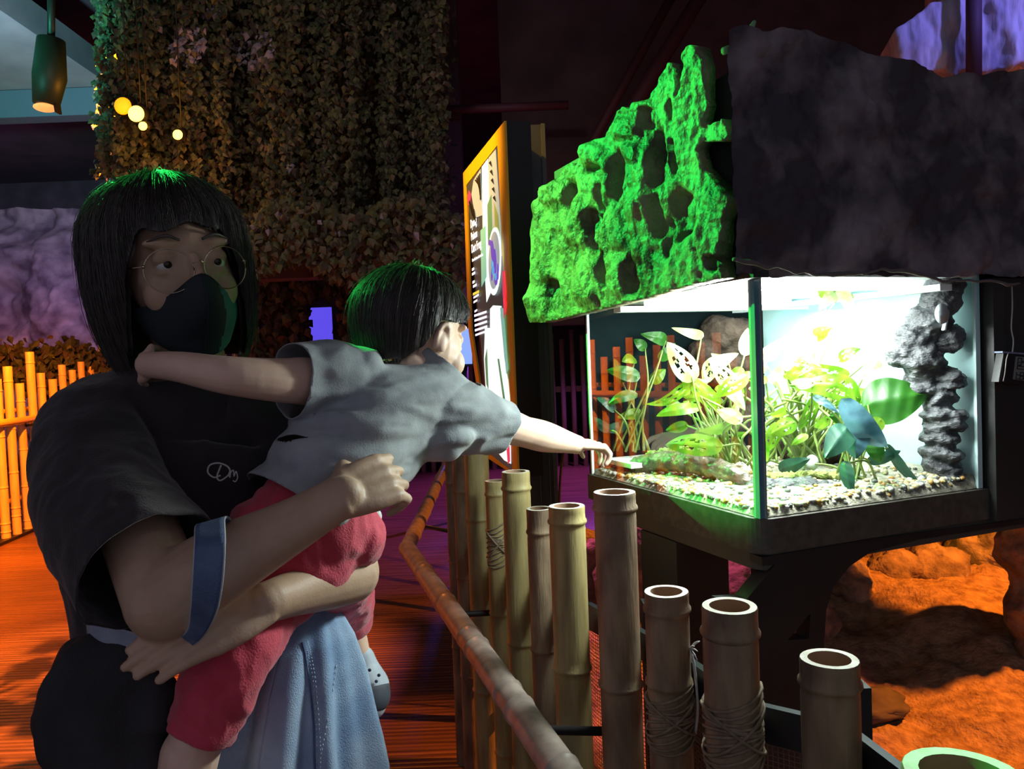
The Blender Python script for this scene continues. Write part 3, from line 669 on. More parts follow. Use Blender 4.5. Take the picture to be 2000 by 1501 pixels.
quadstrip('small_text', [[(x, y), (x + w_, y - w_ * .6), (x + w_, y - w_ * .6 + h), (x, y + h)] for x, y, h, w_ in b_ + [(932, 579, 4, 10), (932, 588, 4, 7), (934, 606, 4, 5)]], EMTXT, .012, .001)
quadstrip('caption_lines', [[(x0 + i * .4, y0), (x0 + i * .4 + 24, y0 - 8), (x0 + i * .4 + 24, y0 - 3.5), (x0 + i * .4, y0 + 4.5)] for i, (x0, y0) in enumerate([(933.5, 614 + 9.5 * j) for j in range(4)])] + [[(935.5, 652), (955, 645), (955, 649), (935.5, 656)]], EMTXT, .012, .001)
quadstrip('yellow_label', [[(931, 572), (943, 566), (943, 571), (931, 577)]], em('print_yellow', (.8, .75, .1), .8), .0125, .001)
# black column carrying the sign
t = thing('sign_column', (.08, 2.42, 0), 'black panelled column between the sign and the terrarium', 'column')
c0 = P(1012, 700, 2.36); c1 = P(1080, 700, 2.36)
COLM = mat('column_black', (.035, .042, .04), .38, c2=(.06, .068, .064), nscale=4, spec=.6)
obj('casing', B().box(((c0.x + c1.x) / 2, 2.44, 1.03), (c1.x - c0.x, .14, 2.06)), COLM, t, smooth=False)
for px in (1047, 1066): obj('seam', B().box((P(px, 700, 2.36).x, 2.365, 1.1), (.002, .006, 1.3)), mat('seam_light', (.16, .17, .17), .4), t, smooth=False)
obj('corner_trim', B().box((c1.x - .005, 2.365, 1.03), (.012, .012, 2.06)), mat('trim_grey', (.10, .115, .11), .4), t, smooth=False)
obj('screw', B().ell(P(1036, 881, 2.352), .006), mat('screw_steel', (.7, .7, .7), .3, metal=1), t)
obj('sign_arm', B().box((-.01, 2.45, 1.5), (.08, .08, .6)), BLACKM, t, smooth=False)
tag(obj('power_cord', B().tube([P(1102, 878, 2.9), P(1097, 905, 2.9), P(1094, 940, 2.9), P(1092, 1010, 2.9), P(1090, 1300, 2.9)], .005, 8, sub=5), BLACKM), 'thin black power cord hanging beside the column', 'cord')
# ================================================================ TANK STAND
from mathutils.geometry import tessellate_polygon
def plate(name, pl0, pln, outer, holes, th, m, parent):
    L_ = [[RP(x, y, pl0, pln) for x, y in c_] for c_ in [outer] + holes]
    tr = tessellate_polygon(L_); flat = [p for c_ in L_ for p in c_]; n = len(flat)
    b = B(); b.v = flat + [p - pln * th for p in flat]; b.f = [tuple(q) for q in tr] + [tuple(i + n for i in reversed(q)) for q in tr]
    o_ = 0
    for c_ in L_:
        k = len(c_); b.f += [(o_ + i, o_ + (i + 1) % k, n + o_ + (i + 1) % k, n + o_ + i) for i in range(k)]; o_ += k
    return obj(name, b, m, parent, smooth=False)
st = thing('tank_stand', TP(.3, .25, 0) * 1 - Vector((0, 0, 1.0)), 'black steel stand with curved brackets carrying the terrarium', 'stand')
PL = mat('plinth', (.05, .048, .036), .55, c2=(.085, .08, .06), nscale=60)
def rr_poly(e, z, rc=.03, k=6):
    """plinth outline, near corner rounded"""
    pts = []
    for i in range(k + 1):
        a = math.pi / 2 * i / k
        t_ = -e + rc * (1 - math.sin(a)); s_ = -e + rc * (1 - math.cos(a))
        pts.append(TP(t_, s_, z))
    return pts + [TP(-e, TW + .30, z), TP(TL + e, TW + .30, z), TP(TL + e, -e, z)]
obj('upper_plinth', B().prism(rr_poly(.006, -.058), (0, 0, .057)), PL, st, smooth=False)
obj('lower_plinth', B().prism(rr_poly(-.002, -.088), (0, 0, .030)), mat('plinth_low', (.055, .055, .045), .5), st, smooth=False)
obj('leg', B().box(TP(.31, .06, -.55), (.13, .12, .92), X=U, Y=V), mat('leg_green_lit', (.03, .036, .032), .6), st, smooth=False)  # black leg, tinted green for the green light on it
plate('bracket', TC - U * .0, -U, [(1488, 1088), (1700, 1052), (2080, 1002), (2080, 1012), (1990, 1024), (1800, 1052), (1700, 1078), (1660, 1105), (1628, 1145), (1614, 1190), (1610, 1250), (1606, 1400), (1600, 1700), (1470, 1700), (1460, 1400), (1412, 1300), (1412, 1172), (1458, 1170), (1513, 1103), (1489, 1104)], [[(1583, 1197), (1538, 1250), (1580, 1247)]], .03, BLACKM, st)
obj('leg', B().box(TP(.50, .45, -.55), (.08, .08, .95), X=U, Y=V), BLACKM, st, smooth=False)
obj('leg', B().box(TP(.52, .16, -.55), (.06, .06, .95), X=U, Y=V), BLACKM, st, smooth=False)
obj('side_panel', B().box(TP(.26, TW + .155, .165), (.56, .28, .45), X=U, Y=V), BLACKP, st, smooth=False)
# ================================================================ HOOD
hd = thing('rock_canopy', TP(.3, .3, .39), 'artificial rock canopy above the terrarium, its left face lit bright green', 'rock canopy')
HP0 = TC - V * .055 - U * .02; HPn = -V
zs = 1 / 2.589
ol = [(52, 1478), (58, 1380), (46, 1300), (60, 1180), (55, 1000), (70, 870), (118, 830), (130, 790), (178, 770), (200, 740), (235, 690), (270, 665), (292, 690), (310, 640), (350, 575), (400, 545), (440, 540), (490, 470), (508, 420), (545, 385), (580, 400), (600, 365), (640, 360), (672, 345), (690, 300), (722, 235), (750, 160), (775, 160), (790, 215), (812, 300), (806, 345), (832, 330), (845, 240), (833, 110), (880, 75), (915, 85), (940, 180), (945, 380), (925, 470), (960, 480), (1040, 445), (1062, 520), (1050, 560), (930, 560), (905, 600), (930, 690), (1000, 760), (1075, 850), (1035, 960), (1030, 1160), (1052, 1250), (860, 1290), (700, 1335), (400, 1412), (120, 1478)]
ol = [(1020 + x * zs, 60 + y * zs) for x, y in ol]
bumps = [(380, 625, 62, 48, .03), (180, 820, 58, 62, .035), (448, 740, 50, 108, .035), (575, 620, 85, 40, .012), (560, 490, 70, 52, .03), (636, 430, 46, 75, .035), (325, 980, 52, 115, .035), (645, 990, 56, 150, .032), (522, 1000, 48, 95, .02), (352, 1275, 66, 120, .035), (515, 1240, 68, 100, .035), (610, 830, 80, 110, .02), (110, 1120, 60, 140, .012), (110, 1380, 55, 70, .02), (870, 250, 60, 190, .004), (740, 300, 40, 110, .006), (640, 620, 50, 110, .02), (850, 600, 55, 70, .006), (640, 1210, 40, 110, .02), (990, 950, 60, 160, .006), (740, 1230, 70, 90, .012), (300, 820, 50, 60, .01), (870, 1160, 90, 90, .01)]
pits = [(262, 855, 34, 95), (515, 730, 28, 130), (385, 1010, 28, 115), (712, 640, 42, 145), (712, 940, 24, 110), (838, 915, 62, 110), (178, 1335, 34, 80), (430, 1200, 20, 80), (580, 1230, 28, 90), (768, 395, 20, 55), (755, 1040, 16, 100), (790, 640, 14, 80), (385, 700, 55, 18), (660, 440, 26, 60), (430, 880, 14, 100), (820, 1040, 18, 30), (1000, 1180, 30, 40)]
def hh(x, y, p):
    X = (x - 1020) / zs; Y = (y - 60) / zs
    wx = 14 * fbm(p, 14, 2, 3); wy = 16 * fbm(p, 14, 2, 9)
    rp = Vector((p.x, p.y, p.z * .45)); h = .010 + .009 * fbm(p, 9, 4) + .005 * fbm(rp, 60, 4) + .010 * abs(fbm(rp, 24, 4, 5))
    rg = Vector((p.x * 1, p.y, p.z * .35)); 
    for cx, cy, rx, ry, a in bumps:
        q = abs((X + wx - cx) / rx) ** 3.0 + abs((Y + wy - cy) / ry) ** 3.0
        if q < 2.2:
            k = 1 / (1 + q ** 3); h += a * .36 * k * (1 + .25 * fbm(rg, 40, 3)) 
    for cx, cy, rx, ry in pits:
        q = abs((X + wx * .7 - cx) / rx) ** 2.4 + abs((Y + wy * .7 - cy) / ry) ** 2.4
        if q < 2.2: h -= .024 / (1 + q ** 5)
    return h
ROCKH = mat('canopy_rock', (.035, .032, .018), .55, c2=(.25, .23, .14), nscale=10, ndet=12, bump=1.0, bscale=55, spec=.5)
relief('rock_face', ol, HP0 + V * .016, HPn, 2.6, hh, ROCKH, hd, thick=.014)
# dark side facing the camera
DK = mat('canopy_dark', (.045, .037, .05), .85, c2=(.26, .22, .24), nscale=9, ndet=12, bump=1.0, bscale=22, lo=.46, hi=.74)
c0 = HP0 - U * .0
def fd(u, v):
    p = c0 + V * (-.006 + 1.36 * u); zz = 1.465 + (.372 + .015 * math.sin(u * 14) + .01 * noise.noise(Vector((u * 30, 0, 0)))) * v
    p = Vector((p.x, p.y, zz)); h = .012 + .022 * fbm(p, 7, 5) + .005 * fbm(p, 30, 3)
    p = p - U * h
    if v == 0: p.z += .008 * fbm(p, 16, 3)
    return p
b = B().grid(200, 90, fd)
obj('rock_side', b, DK, hd)
poly = [HP0 + V * .05 + U * .02, HP0 + V * 1.35 + U * .02, HP0 + V * 1.35 + U * .74, HP0 + V * .05 + U * .74]
obj('core', B().prism([Vector((p.x, p.y, 1.475)) for p in poly], (0, 0, .33)), BLACKP, hd, smooth=False)
obj('lower_lip', B().prism([Vector((p.x, p.y, 1.462)) for p in (HP0 + V * .030 - U * .01, HP0 + V * .06 - U * .01, HP0 + V * .06 + U * .77, HP0 + V * .030 + U * .77)], (0, 0, .012)), BLACKM, hd, smooth=False)
# pale streak along the lower edge of the dark side
b = B().tube([RP(x, y, HP0 - U * .03, -U) for x, y in ((1432, 512), (1480, 514), (1520, 524), (1580, 532), (1640, 535), (1700, 530), (1760, 528), (1830, 545), (1900, 550), (1990, 556))], [.003, .004, .002, .003, .004, .002, .004, .003, .002, .003], 8, sub=8)
b.v = [Vector(q) + Vector((0, 0, .006 * fbm(q, 30, 2))) for q in b.v]
obj('pale_edge', b, mat('edge_grey', (.12, .11, .11), .9), hd)
# a twig and scrap of moss on top
tag(obj('twig', B().tube([RP(1413, 100, HP0, -U), RP(1440, 88, HP0, -U), RP(1458, 70, HP0, -U), RP(1474, 42, HP0, -U)], [.006, .005, .007, .003], 8, sub=6), mat('twig_green', (.2, .3, .2), .7)), 'small curved twig standing on top of the canopy', 'twig')
# ================================================================ TERRARIUM
tk = thing('terrarium', TP(TL / 2, TW / 2, 0), 'glass terrarium brightly lit from within, full of green plants', 'terrarium')
G = glassmat('clear_glass', (.97, 1, .99), 1.6)
g = .005
b = B().add([TP(0, 0, 0), TP(TL, 0, 0), TP(TL, 0, .40), TP(0, 0, .40)], [(0, 1, 2, 3)])
def pane(name, vs_, nrm):
    b = B().add(vs_, [(0, 1, 2, 3)]); me = bpy.data.meshes.new(name); me.from_pydata([tuple(v) for v in b.v], [], b.f); me.update()
    if me.polygons[0].normal.dot(nrm) < 0: me.flip_normals()
    return link_mesh(name, me, G, tk, smooth=False)
pane('glass_pane', [TP(0, 0, 0), TP(TL, 0, 0), TP(TL, 0, .40), TP(0, 0, .40)], -V)
pane('glass_pane', [TP(0, 0, 0), TP(0, TW, 0), TP(0, TW, .40), TP(0, 0, .40)], -U)
SEAL = mat('glass_edge', (.12, .28, .36), .15, spec=.8, emit=None); SEAL2 = mat('glass_edge_pale', (.55, .75, .75), .2)
obj('corner_seal', B().box(TP(.005, .005, .2), (.010, .010, .40), X=U, Y=V), SEAL, tk, smooth=False)
obj('glass_rim', B().box(TP(.0125, .002, .2), (.005, .004, .40), X=U, Y=V).box(TP(.002, .0125, .2), (.004, .005, .40), X=U, Y=V), mat('glass_rim_pale', (.45, .55, .5), .15), tk, smooth=False)
obj('corner_seal', B().box(TP(.003, TW - .003, .2), (.006, .006, .40), X=U, Y=V), SEAL2, tk, smooth=False)
obj('corner_seal', B().box(TP(TL - .003, .003, .2), (.006, .006, .40), X=U, Y=V), SEAL2, tk, smooth=False)
WALLC = mat('tank_wall_pale', (.25, .55, .58), .7, c2=(.55, .78, .78), nscale=3)
obj('side_wall', B().box(TP(TL / 2, TW + .003, .2), (TL, .006, .40), X=U, Y=V), WALLC, tk, smooth=False)
obj('back_wall', B().box(TP(TL + .003, TW / 2, .2), (.006, TW, .40), X=U, Y=V), mat('tank_back', (.004, .009, .010), .9, spec=.02), tk, smooth=False)
obj('lid_frame', B().box(TP(TL / 2, TW - .08, .375), (TL, .03, .012), X=U, Y=V).box(TP(TL * .75, TW / 2, .372), (.03, TW, .012), X=U, Y=V), mat('lid_white', (.8, .85, .85), .5), tk, smooth=False)
# LED light
ld = thing('led_light', TP(TL / 2, TW / 2, .39), 'bright white LED strips under the canopy above the plants', 'light')
LEDM = mat('led_glow', (1, 1, 1), .5, emit=(.85, 1, 1), estr=7)
for tt in (.10, .28, .46): obj('led_tube', B().box(TP(tt, TW * .55, .386), (.035, TW * .75, .01), X=U, Y=V), LEDM, ld, smooth=False)
obj('housing', B().box(TP(TL / 2, TW / 2, .397), (TL, TW, .008), X=U, Y=V), mat('housing_white', (.75, .8, .8), .5), ld, smooth=False)
for k, (tt, ss, e_) in enumerate(((.12, .2, 10), (.32, .36, 5))):
    l = lamp('AREA', 'led_area', TP(tt, ss, .36), TP(tt, ss, 0), e_ * .8, (.93, 1, .97), .22)
l = lamp('POINT', 'led_bulb', TP(.16, .09, .33), None, 15, (.93, 1, .96), .05)
# ================================================================ INSIDE THE TERRARIUM
def T(px, py, fr):
    """point inside the tank on the sight line of a photo pixel"""
    d = ray(px, py); ts = []
    def hit(p0, n):
        k = d.dot(n)
        if abs(k) > 1e-6:
            q = (p0 - CAM).dot(n) / k; p = CAM + d * q; r = p - TC
            if -1e-3 < r.dot(U.normalized()) < TL + 1e-3 and -1e-3 < r.dot(V.normalized()) < TW + 1e-3 and q > 0: ts.append(q)
    hit(TC, -V); hit(TC, -U); hit(TC + U * TL, U); hit(TC + V * TW, V)
    if len(ts) < 2: return P(px, py, 1.5)
    return CAM + d * (min(ts) + (max(ts) - min(ts)) * fr)
def inz(p):
    r = p - TC; return r.dot(U.normalized()), r.dot(V.normalized()), r.z
SAND = mat('sand', (.20, .19, .13), .9, c2=(.45, .43, .34), nscale=60, bump=.4, bscale=200)
def sandf(u, v):
    t_, s_ = .003 + (TL - .006) * u, .003 + (TW - .006) * v
    if u <= 0 or v <= 0: return TP(t_, s_, .0006)
    return TP(t_, s_, .012 + .012 * math.sin(3 * u + 1) * v + .005 * fbm((u * 6, v * 6, 0), 2, 3) + .03 * v * u)
b = B().grid(60, 60, sandf)
tag(obj('sand_bed', b, SAND), 'pale sand bed on the floor of the terrarium', 'sand', kind='stuff')
PEB = [mat('pebble_%s' % n, c, .45, spec=.5) for n, c in (('cream', (.36, .32, .18)), ('amber', (.34, .19, .04)), ('white', (.5, .5, .46)), ('grey', (.10, .11, .10)))]
b = B(); mi = []
base = B().ell((0, 0, 0), 1, nu=7, nv=5)
for k in range(2600):
    q = random.random()
    if q < .36: t_, s_ = random.uniform(.01, TL - .02), .007 + abs(random.gauss(0, .02))
    elif q < .72: t_, s_ = .007 + abs(random.gauss(0, .022)), random.uniform(.01, TW - .02)
    else: t_, s_ = random.uniform(.02, TL - .03), random.uniform(.02, TW - .03)
    s = random.uniform(.003, .0065); u, v = t_ / TL, s_ / TW; c = sandf(u, v) + Vector((0, 0, s * .3 - (q < .72) * .003))
    if q < .72 and min(t_, s_) < .014 and random.random() < .6: c.z = TC.z + random.uniform(.003, .014)
    rot = Matrix.Rotation(random.uniform(0, 6), 3, 'Z') @ Matrix.Rotation(random.uniform(-.5, .5), 3, 'X'); sx, sy, sz = s * random.uniform(.8, 1.3), s, s * random.uniform(.6, .9)
    b.add([c + rot @ Vector((p[0] * sx, p[1] * sy, p[2] * sz)) for p in base.v], base.f); mi += [random.choices(range(4), (5, 2, 3, 2))[0]] * len(base.f)
me = bpy.data.meshes.new('gravel'); me.from_pydata([tuple(x) for x in b.v], [], b.f)
for m in PEB: me.materials.append(m)
me.polygons.foreach_set('material_index', mi)
tag(link_mesh('gravel', me, [], None), 'cream and amber gravel pebbles along the terrarium glass', 'gravel', kind='stuff')
CORK = mat('cork_bark', (.025, .026, .03), .5, c2=(.12, .125, .135), nscale=30, ndet=8, bump=1, bscale=60, bstretch=(1, 1, 2))
CORKB = mat('cork_brown', (.010, .007, .005), .9, spec=.1, c2=(.038, .027, .02), nscale=30, ndet=8, bump=1, bscale=60)
MOSS = mat('moss', (.20, .24, .05), .9, c2=(.42, .46, .16), nscale=80, bump=1, bscale=160)
LOGM = mat('wet_log', (.04, .036, .024), .3, c2=(.13, .12, .08), nscale=25, bump=.6, bscale=80)
def clampin(p, m=.02):
    t_, s_, z = inz(p); return TP(min(max(t_, m), TL - m), min(max(s_, m), TW - m), z)
# rock column by the right wall
b = B()
for (x, y, r_, f_) in [(1845, 560, .034, .45), (1835, 590, .036, .45), (1815, 625, .040, .5), (1785, 665, .038, .5), (1762, 690, .032, .5), (1800, 700, .040, .5), (1800, 745, .034, .6), (1835, 770, .030, .6), (1835, 810, .032, .6), (1835, 850, .032, .6), (1838, 890, .036, .6), (1840, 930, .038, .6), (1845, 958, .040, .6), (1860, 660, .03, .7), (1865, 740, .028, .7), (1868, 820, .028, .7)]:
    b.ell(clampin(T(x, y, f_), .032), (r_, r_, r_ * .9))
o = organic('cork_column', b, CORK, voxel=.004, smooth=3, disp=lambda p, n: .004 * math.sin(p.z * 260 + 3 * fbm(p, 20, 2)) * (1 if p.z < 1.28 else .4) + .006 * fbm(p, 55, 4))
tag(o, 'ridged dark cork bark column in the right corner of the terrarium', 'cork bark')
b = B()
for (x, y, r_) in [(1405, 655, .05), (1440, 665, .055), (1375, 700, .045), (1420, 720, .055), (1440, 780, .05)]: b.ell(clampin(T(x, y, .85), .05), r_)
tag(organic('cork_block', b, CORKB, voxel=.006, smooth=3, disp=lambda p, n: .008 * fbm(p, 40, 4)), 'brown cork block at the back of the terrarium', 'cork bark')
b = B().tube([T(1245, 908, .45), T(1300, 900, .4), T(1370, 908, .35), T(1430, 925, .3), T(1462, 940, .3)], [.020, .022, .021, .018, .012], 16, sub=4, ball=True)
o = organic('log', b, LOGM, voxel=.003, smooth=2, disp=lambda p, n: .004 * fbm(p, 50, 3)); tag(o, 'wet log lying behind the left glass of the terrarium', 'log')
b = B()
for (x, y, r_) in [(1275, 893, .014), (1300, 888, .015), (1330, 884, .015), (1365, 890, .016), (1400, 895, .014)]: b.ell(T(x, y, .55), (r_ * 1.4, r_ * 1.4, r_))
tag(organic('moss_clump', b, MOSS, voxel=.0025, smooth=1, disp=lambda p, n: .006 * fbm(p, 180, 3)), 'moss clump growing behind the wet log', 'moss')
b = B()
for (x, y, r_) in [(1490, 945, .035), (1530, 948, .035), (1570, 945, .036), (1610, 950, .032), (1640, 960, .026)]: b.ell(T(x, y + 12, .30), (r_, r_, r_ * .75))
tag(organic('dark_rock', b, CORK, voxel=.0035, smooth=2, disp=lambda p, n: .005 * fbm(p, 60, 4)), 'low dark rock behind the front glass of the terrarium', 'rock')
b = B()
for k in range(8): b.ell(T(1495 + 19 * k, 928 + 2 * math.sin(k), .36), (.014, .014, .007))
tag(organic('moss_strip', b, MOSS, voxel=.0025, smooth=1, disp=lambda p, n: .005 * fbm(p, 180, 3)), 'strip of yellow-green moss on top of the low dark rock', 'moss')
b = B()
for (x, y, r_) in [(1500, 880, .04), (1560, 875, .045), (1620, 880, .04), (1430, 880, .035), (1680, 930, .03)]: b.ell(T(x, y, .7), (r_, r_, r_ * .8))
tag(organic('bark_mound', b, CORKB, voxel=.005, smooth=2, disp=lambda p, n: .007 * fbm(p, 60, 4)), 'brown bark mound under the plant stems', 'bark')
tag(organic('white_stone', B().ell(T(1586, 903, .4), (.013, .012, .016)), mat('white_stone_m', (.75, .8, .8), .5), voxel=.002, smooth=2), 'small white oval stone in the middle of the terrarium', 'stone')
tag(obj('dish', B().prism([TP(TL - .15, .02, .028), TP(TL - .03, .02, .028), TP(TL - .03, .13, .028), TP(TL - .15, .13, .028)], (0, 0, .01)), mat('dish_white', (.8, .85, .85), .4), smooth=False), 'flat white slab in the far left corner of the terrarium', 'slab')
# plants -------------------------------------------------------------
def leafmat(name, c, c2, tr=.5):
    m = bpy.data.materials.new(name); m.use_nodes = True; nt = m.node_tree; N = nt.nodes; L = nt.links; b = N['Principled BSDF']
    b.inputs['Roughness'].default_value = .4
    n = N.new('ShaderNodeTexNoise'); n.inputs['Scale'].default_value = 25; n.inputs['Detail'].default_value = 4
    tc = N.new('ShaderNodeTexCoord'); L.new(tc.outputs['Object'], n.inputs['Vector'])
    r = N.new('ShaderNodeValToRGB'); r.color_ramp.elements[0].color = (*c, 1); r.color_ramp.elements[1].color = (*c2, 1); r.color_ramp.elements[0].position = .4; r.color_ramp.elements[1].position = .62
    L.new(n.outputs['Fac'], r.inputs[0]); L.new(r.outputs[0], b.inputs['Base Color'])
    t = N.new('ShaderNodeBsdfTranslucent'); L.new(r.outputs[0], t.inputs[0]); mx = N.new('ShaderNodeMixShader'); mx.inputs[0].default_value = tr
    L.new(b.outputs[0], mx.inputs[1]); L.new(t.outputs[0], mx.inputs[2]); L.new(mx.outputs[0], N['Material Output'].inputs[0]); return m
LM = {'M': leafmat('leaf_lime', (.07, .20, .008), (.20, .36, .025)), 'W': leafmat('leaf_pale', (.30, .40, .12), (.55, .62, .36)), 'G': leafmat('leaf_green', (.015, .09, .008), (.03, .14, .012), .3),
      'B': leafmat('leaf_blue', (.03, .09, .12), (.07, .17, .21), .2), 'D': leafmat('leaf_deep', (.012, .06, .04), (.025, .10, .06), .25), 'S': leafmat('stem_lime', (.14, .22, .04), (.24, .32, .09), .2)}
VEIN = mat('vein', (.35, .5, .2), .5)
def leaf(parent, base, tip, w_, typ, bend=.25, roll=None, holes=False):
    base = Vector(base); tip = Vector(tip); ax = tip - base; L_ = ax.length; ax.normalize()
    toc = (CAM - base).normalized(); side = ax.cross(toc).normalized(); nr = side.cross(ax).normalized()
    if nr.dot(toc) < 0: nr = -nr
    if roll is None: roll = random.uniform(-.6, .6)
    q = Matrix.Rotation(roll, 3, ax); side = q @ side; nr = q @ nr
    nu, nv = 22, 14; v = []; f = []
    hl = [(.25, .42, .07, .10), (.25, -.42, .07, .10), (.42, .45, .07, .16), (.42, -.45, .07, .16), (.58, .42, .05, .15), (.58, -.42, .05, .15), (.72, .38, .04, .13), (.33, .2, .04, .06), (.50, -.2, .04, .06)] if holes else []
    for i in range(nu + 1):
        u = i / nu; wd = w_ * .5 * (math.sin(math.pi * min(1, u ** .62)) ** .75 if 0 < u < 1 else 0) + 1e-4
        for j in range(nv + 1):
            s = 2 * j / nv - 1
            back = -.10 * L_ * abs(s) * (1 - u) ** 3
            p = base + ax * (L_ * u + back) + side * (wd * s) + nr * (L_ * bend * math.sin(math.pi * u) * .8 - .22 * w_ * abs(s) * (1 - abs(s) * .4) * .6 + .012 * w_ * math.sin(u * 26 + s * 4))
            v.append(p)
    for i in range(nu):
        for j in range(nv):
            u = (i + .5) / nu; s = 2 * (j + .5) / nv - 1
            if any(((u - a) / c_) ** 2 + ((s - b_) / d_) ** 2 < 1 for a, b_, c_, d_ in hl): continue
            a = i * (nv + 1) + j; f.append((a, a + 1, a + nv + 2, a + nv + 1))
    b = B(); b.v = v; b.f = f; o = obj('leaf', b, LM[typ], parent); return o
def plant(name, lab, cat, root, items, stemr=.0024, stype='S'):
    t = thing(name, root, lab, cat)
    for it in items:
        bx, by, tx, ty, wp, typ, f1, f2 = it[:8]; bend = it[8] if len(it) > 8 else .2; holes = it[9] if len(it) > 9 else False
        a = T(bx, by, f1); c = T(tx, ty, f2)
        leaf(t, a, c, wp / 1500 * (a - CAM).dot(_f), typ, bend, it[10] if len(it) > 10 else None, holes)
        r0 = root + Vector((random.gauss(0, .02), random.gauss(0, .02), 0)); mid = (r0 + a) / 2 + Vector((random.gauss(0, .012), random.gauss(0, .012), .02))
        obj('stem', B().tube([r0, mid, a], [stemr * 1.3, stemr, stemr * .7], 8, sub=7), LM[stype], t)
    return t
H = True
plant('swiss_cheese_plant', 'pale lime swiss cheese plant with holed leaves behind the left glass', 'plant', T(1425, 900, .5), [
    (1352, 737, 1303, 667, 48, 'W', .35, .3, .1, H, .1), (1350, 742, 1262, 790, 26, 'M', .4, .35, .3, H), (1375, 735, 1440, 690, 40, 'W', .5, .4, .2, H), (1385, 765, 1330, 742, 26, 'W', .5, .4), (1400, 790, 1335, 728, 34, 'M', .45, .4, .2, H),
    (1362, 796, 1281, 812, 24, 'M', .4, .35, .35), (1400, 872, 1298, 868, 44, 'M', .3, .25, .2, H, .2), (1440, 760, 1385, 700, 36, 'W', .4, .35, .2, H), (1455, 735, 1398, 775, 34, 'M', .3, .25, .2, H), (1425, 830, 1365, 842, 24, 'M', .4, .35, .2),
    (1370, 655, 1312, 640, 20, 'W', .6, .5, .3), (1455, 690, 1460, 640, 26, 'W', .5, .5), (1445, 820, 1400, 800, 30, 'W', .3, .3, .2), (1420, 750, 1455, 800, 30, 'W', .35, .3, .2), (1330, 800, 1290, 780, 24, 'M', .6, .6), (1340, 830, 1300, 840, 22, 'M', .6, .6, .2), (1380, 850, 1330, 862, 20, 'M', .5, .5)] + [(x_, y_, x_ + random.choice((-1, 1)) * random.uniform(20, 42), y_ + random.uniform(-25, 22), random.uniform(16, 30), random.choice('MMWW'), f_, f_ + random.uniform(-.08, .08), .25, random.random() < .5) for x_, y_, f_ in [(random.uniform(1340, 1455), random.uniform(700, 860), random.uniform(.35, .75)) for _ in range(14)]])
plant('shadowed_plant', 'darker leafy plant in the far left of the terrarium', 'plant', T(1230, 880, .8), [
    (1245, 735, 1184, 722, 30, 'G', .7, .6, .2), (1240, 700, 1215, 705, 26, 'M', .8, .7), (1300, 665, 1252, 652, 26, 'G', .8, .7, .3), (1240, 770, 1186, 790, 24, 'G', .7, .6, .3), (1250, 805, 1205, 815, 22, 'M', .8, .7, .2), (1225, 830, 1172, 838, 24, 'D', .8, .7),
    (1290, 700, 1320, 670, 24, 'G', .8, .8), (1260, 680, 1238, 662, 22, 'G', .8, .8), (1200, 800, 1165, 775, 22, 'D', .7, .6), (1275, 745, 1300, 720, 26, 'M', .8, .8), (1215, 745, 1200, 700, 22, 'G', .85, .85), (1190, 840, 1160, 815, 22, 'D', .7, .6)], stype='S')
plant('lime_plant', 'large lime-green holed-leaf plant in the middle of the terrarium behind the front glass', 'plant', T(1560, 895, .55), [
    (1672, 775, 1542, 752, 56, 'M', .4, .3, .42, H, .3), (1650, 735, 1528, 705, 40, 'M', .5, .4, .3, H), (1510, 745, 1560, 690, 40, 'W', .5, .5, .2), (1520, 830, 1495, 885, 30, 'M', .2, .2, .1, H), (1550, 825, 1500, 850, 34, 'M', .2, .2, .2, H),
    (1535, 800, 1505, 812, 20, 'M', .3, .3), (1590, 690, 1540, 665, 30, 'W', .6, .5), (1620, 665, 1600, 640, 24, 'W', .6, .6), (1640, 700, 1680, 680, 26, 'M', .6, .6, .2, H), (1490, 700, 1530, 660, 34, 'W', .5, .5), (1480, 730, 1490, 690, 28, 'W', .4, .4), (1640, 760, 1600, 800, 24, 'W', .5, .5), (1590, 780, 1560, 840, 26, 'M', .4, .4, .2, H), (1480, 850, 1500, 900, 22, 'M', .2, .2), (1600, 720, 1560, 735, 30, 'M', .35, .3, .2, H), (1575, 850, 1545, 870, 16, 'M', .3, .3), (1690, 730, 1720, 760, 24, 'W', .6, .6)] + [(x_, y_, x_ + random.choice((-1, 1)) * random.uniform(22, 48), y_ + random.uniform(-30, 22), random.uniform(18, 34), random.choice('MMWM'), f_, f_ + random.uniform(-.08, .08), .25, random.random() < .5) for x_, y_, f_ in [(random.uniform(1485, 1700), random.uniform(690, 850), random.uniform(.25, .7)) for _ in range(22)]])
plant('philodendron', 'blue-grey heart-leaved plant in front of the cork column', 'plant', T(1680, 935, .35), [
    (1695, 790, 1814, 768, 92, 'G', .45, .45, .15, False, -.2), (1652, 788, 1733, 874, 50, 'B', .2, .2, .35, False, .2), (1655, 835, 1612, 893, 52, 'D', .2, .15, .1, False, 0), (1668, 830, 1672, 895, 58, 'B', .2, .15, .1, False, .1),
    (1592, 775, 1638, 806, 16, 'B', .3, .25, .2), (1735, 875, 1812, 962, 36, 'D', .4, .3, .1, False, 1.0), (1650, 905, 1665, 968, 28, 'D', .15, .1, .1), (1525, 916, 1582, 895, 30, 'D', .4, .35, .15), (1700, 860, 1722, 905, 34, 'G', .3, .3), (1640, 820, 1620, 812, 26, 'G', .35, .3), (1700, 900, 1760, 880, 24, 'D', .4, .4), (1720, 820, 1690, 850, 30, 'M', .35, .35)], stemr=.002)
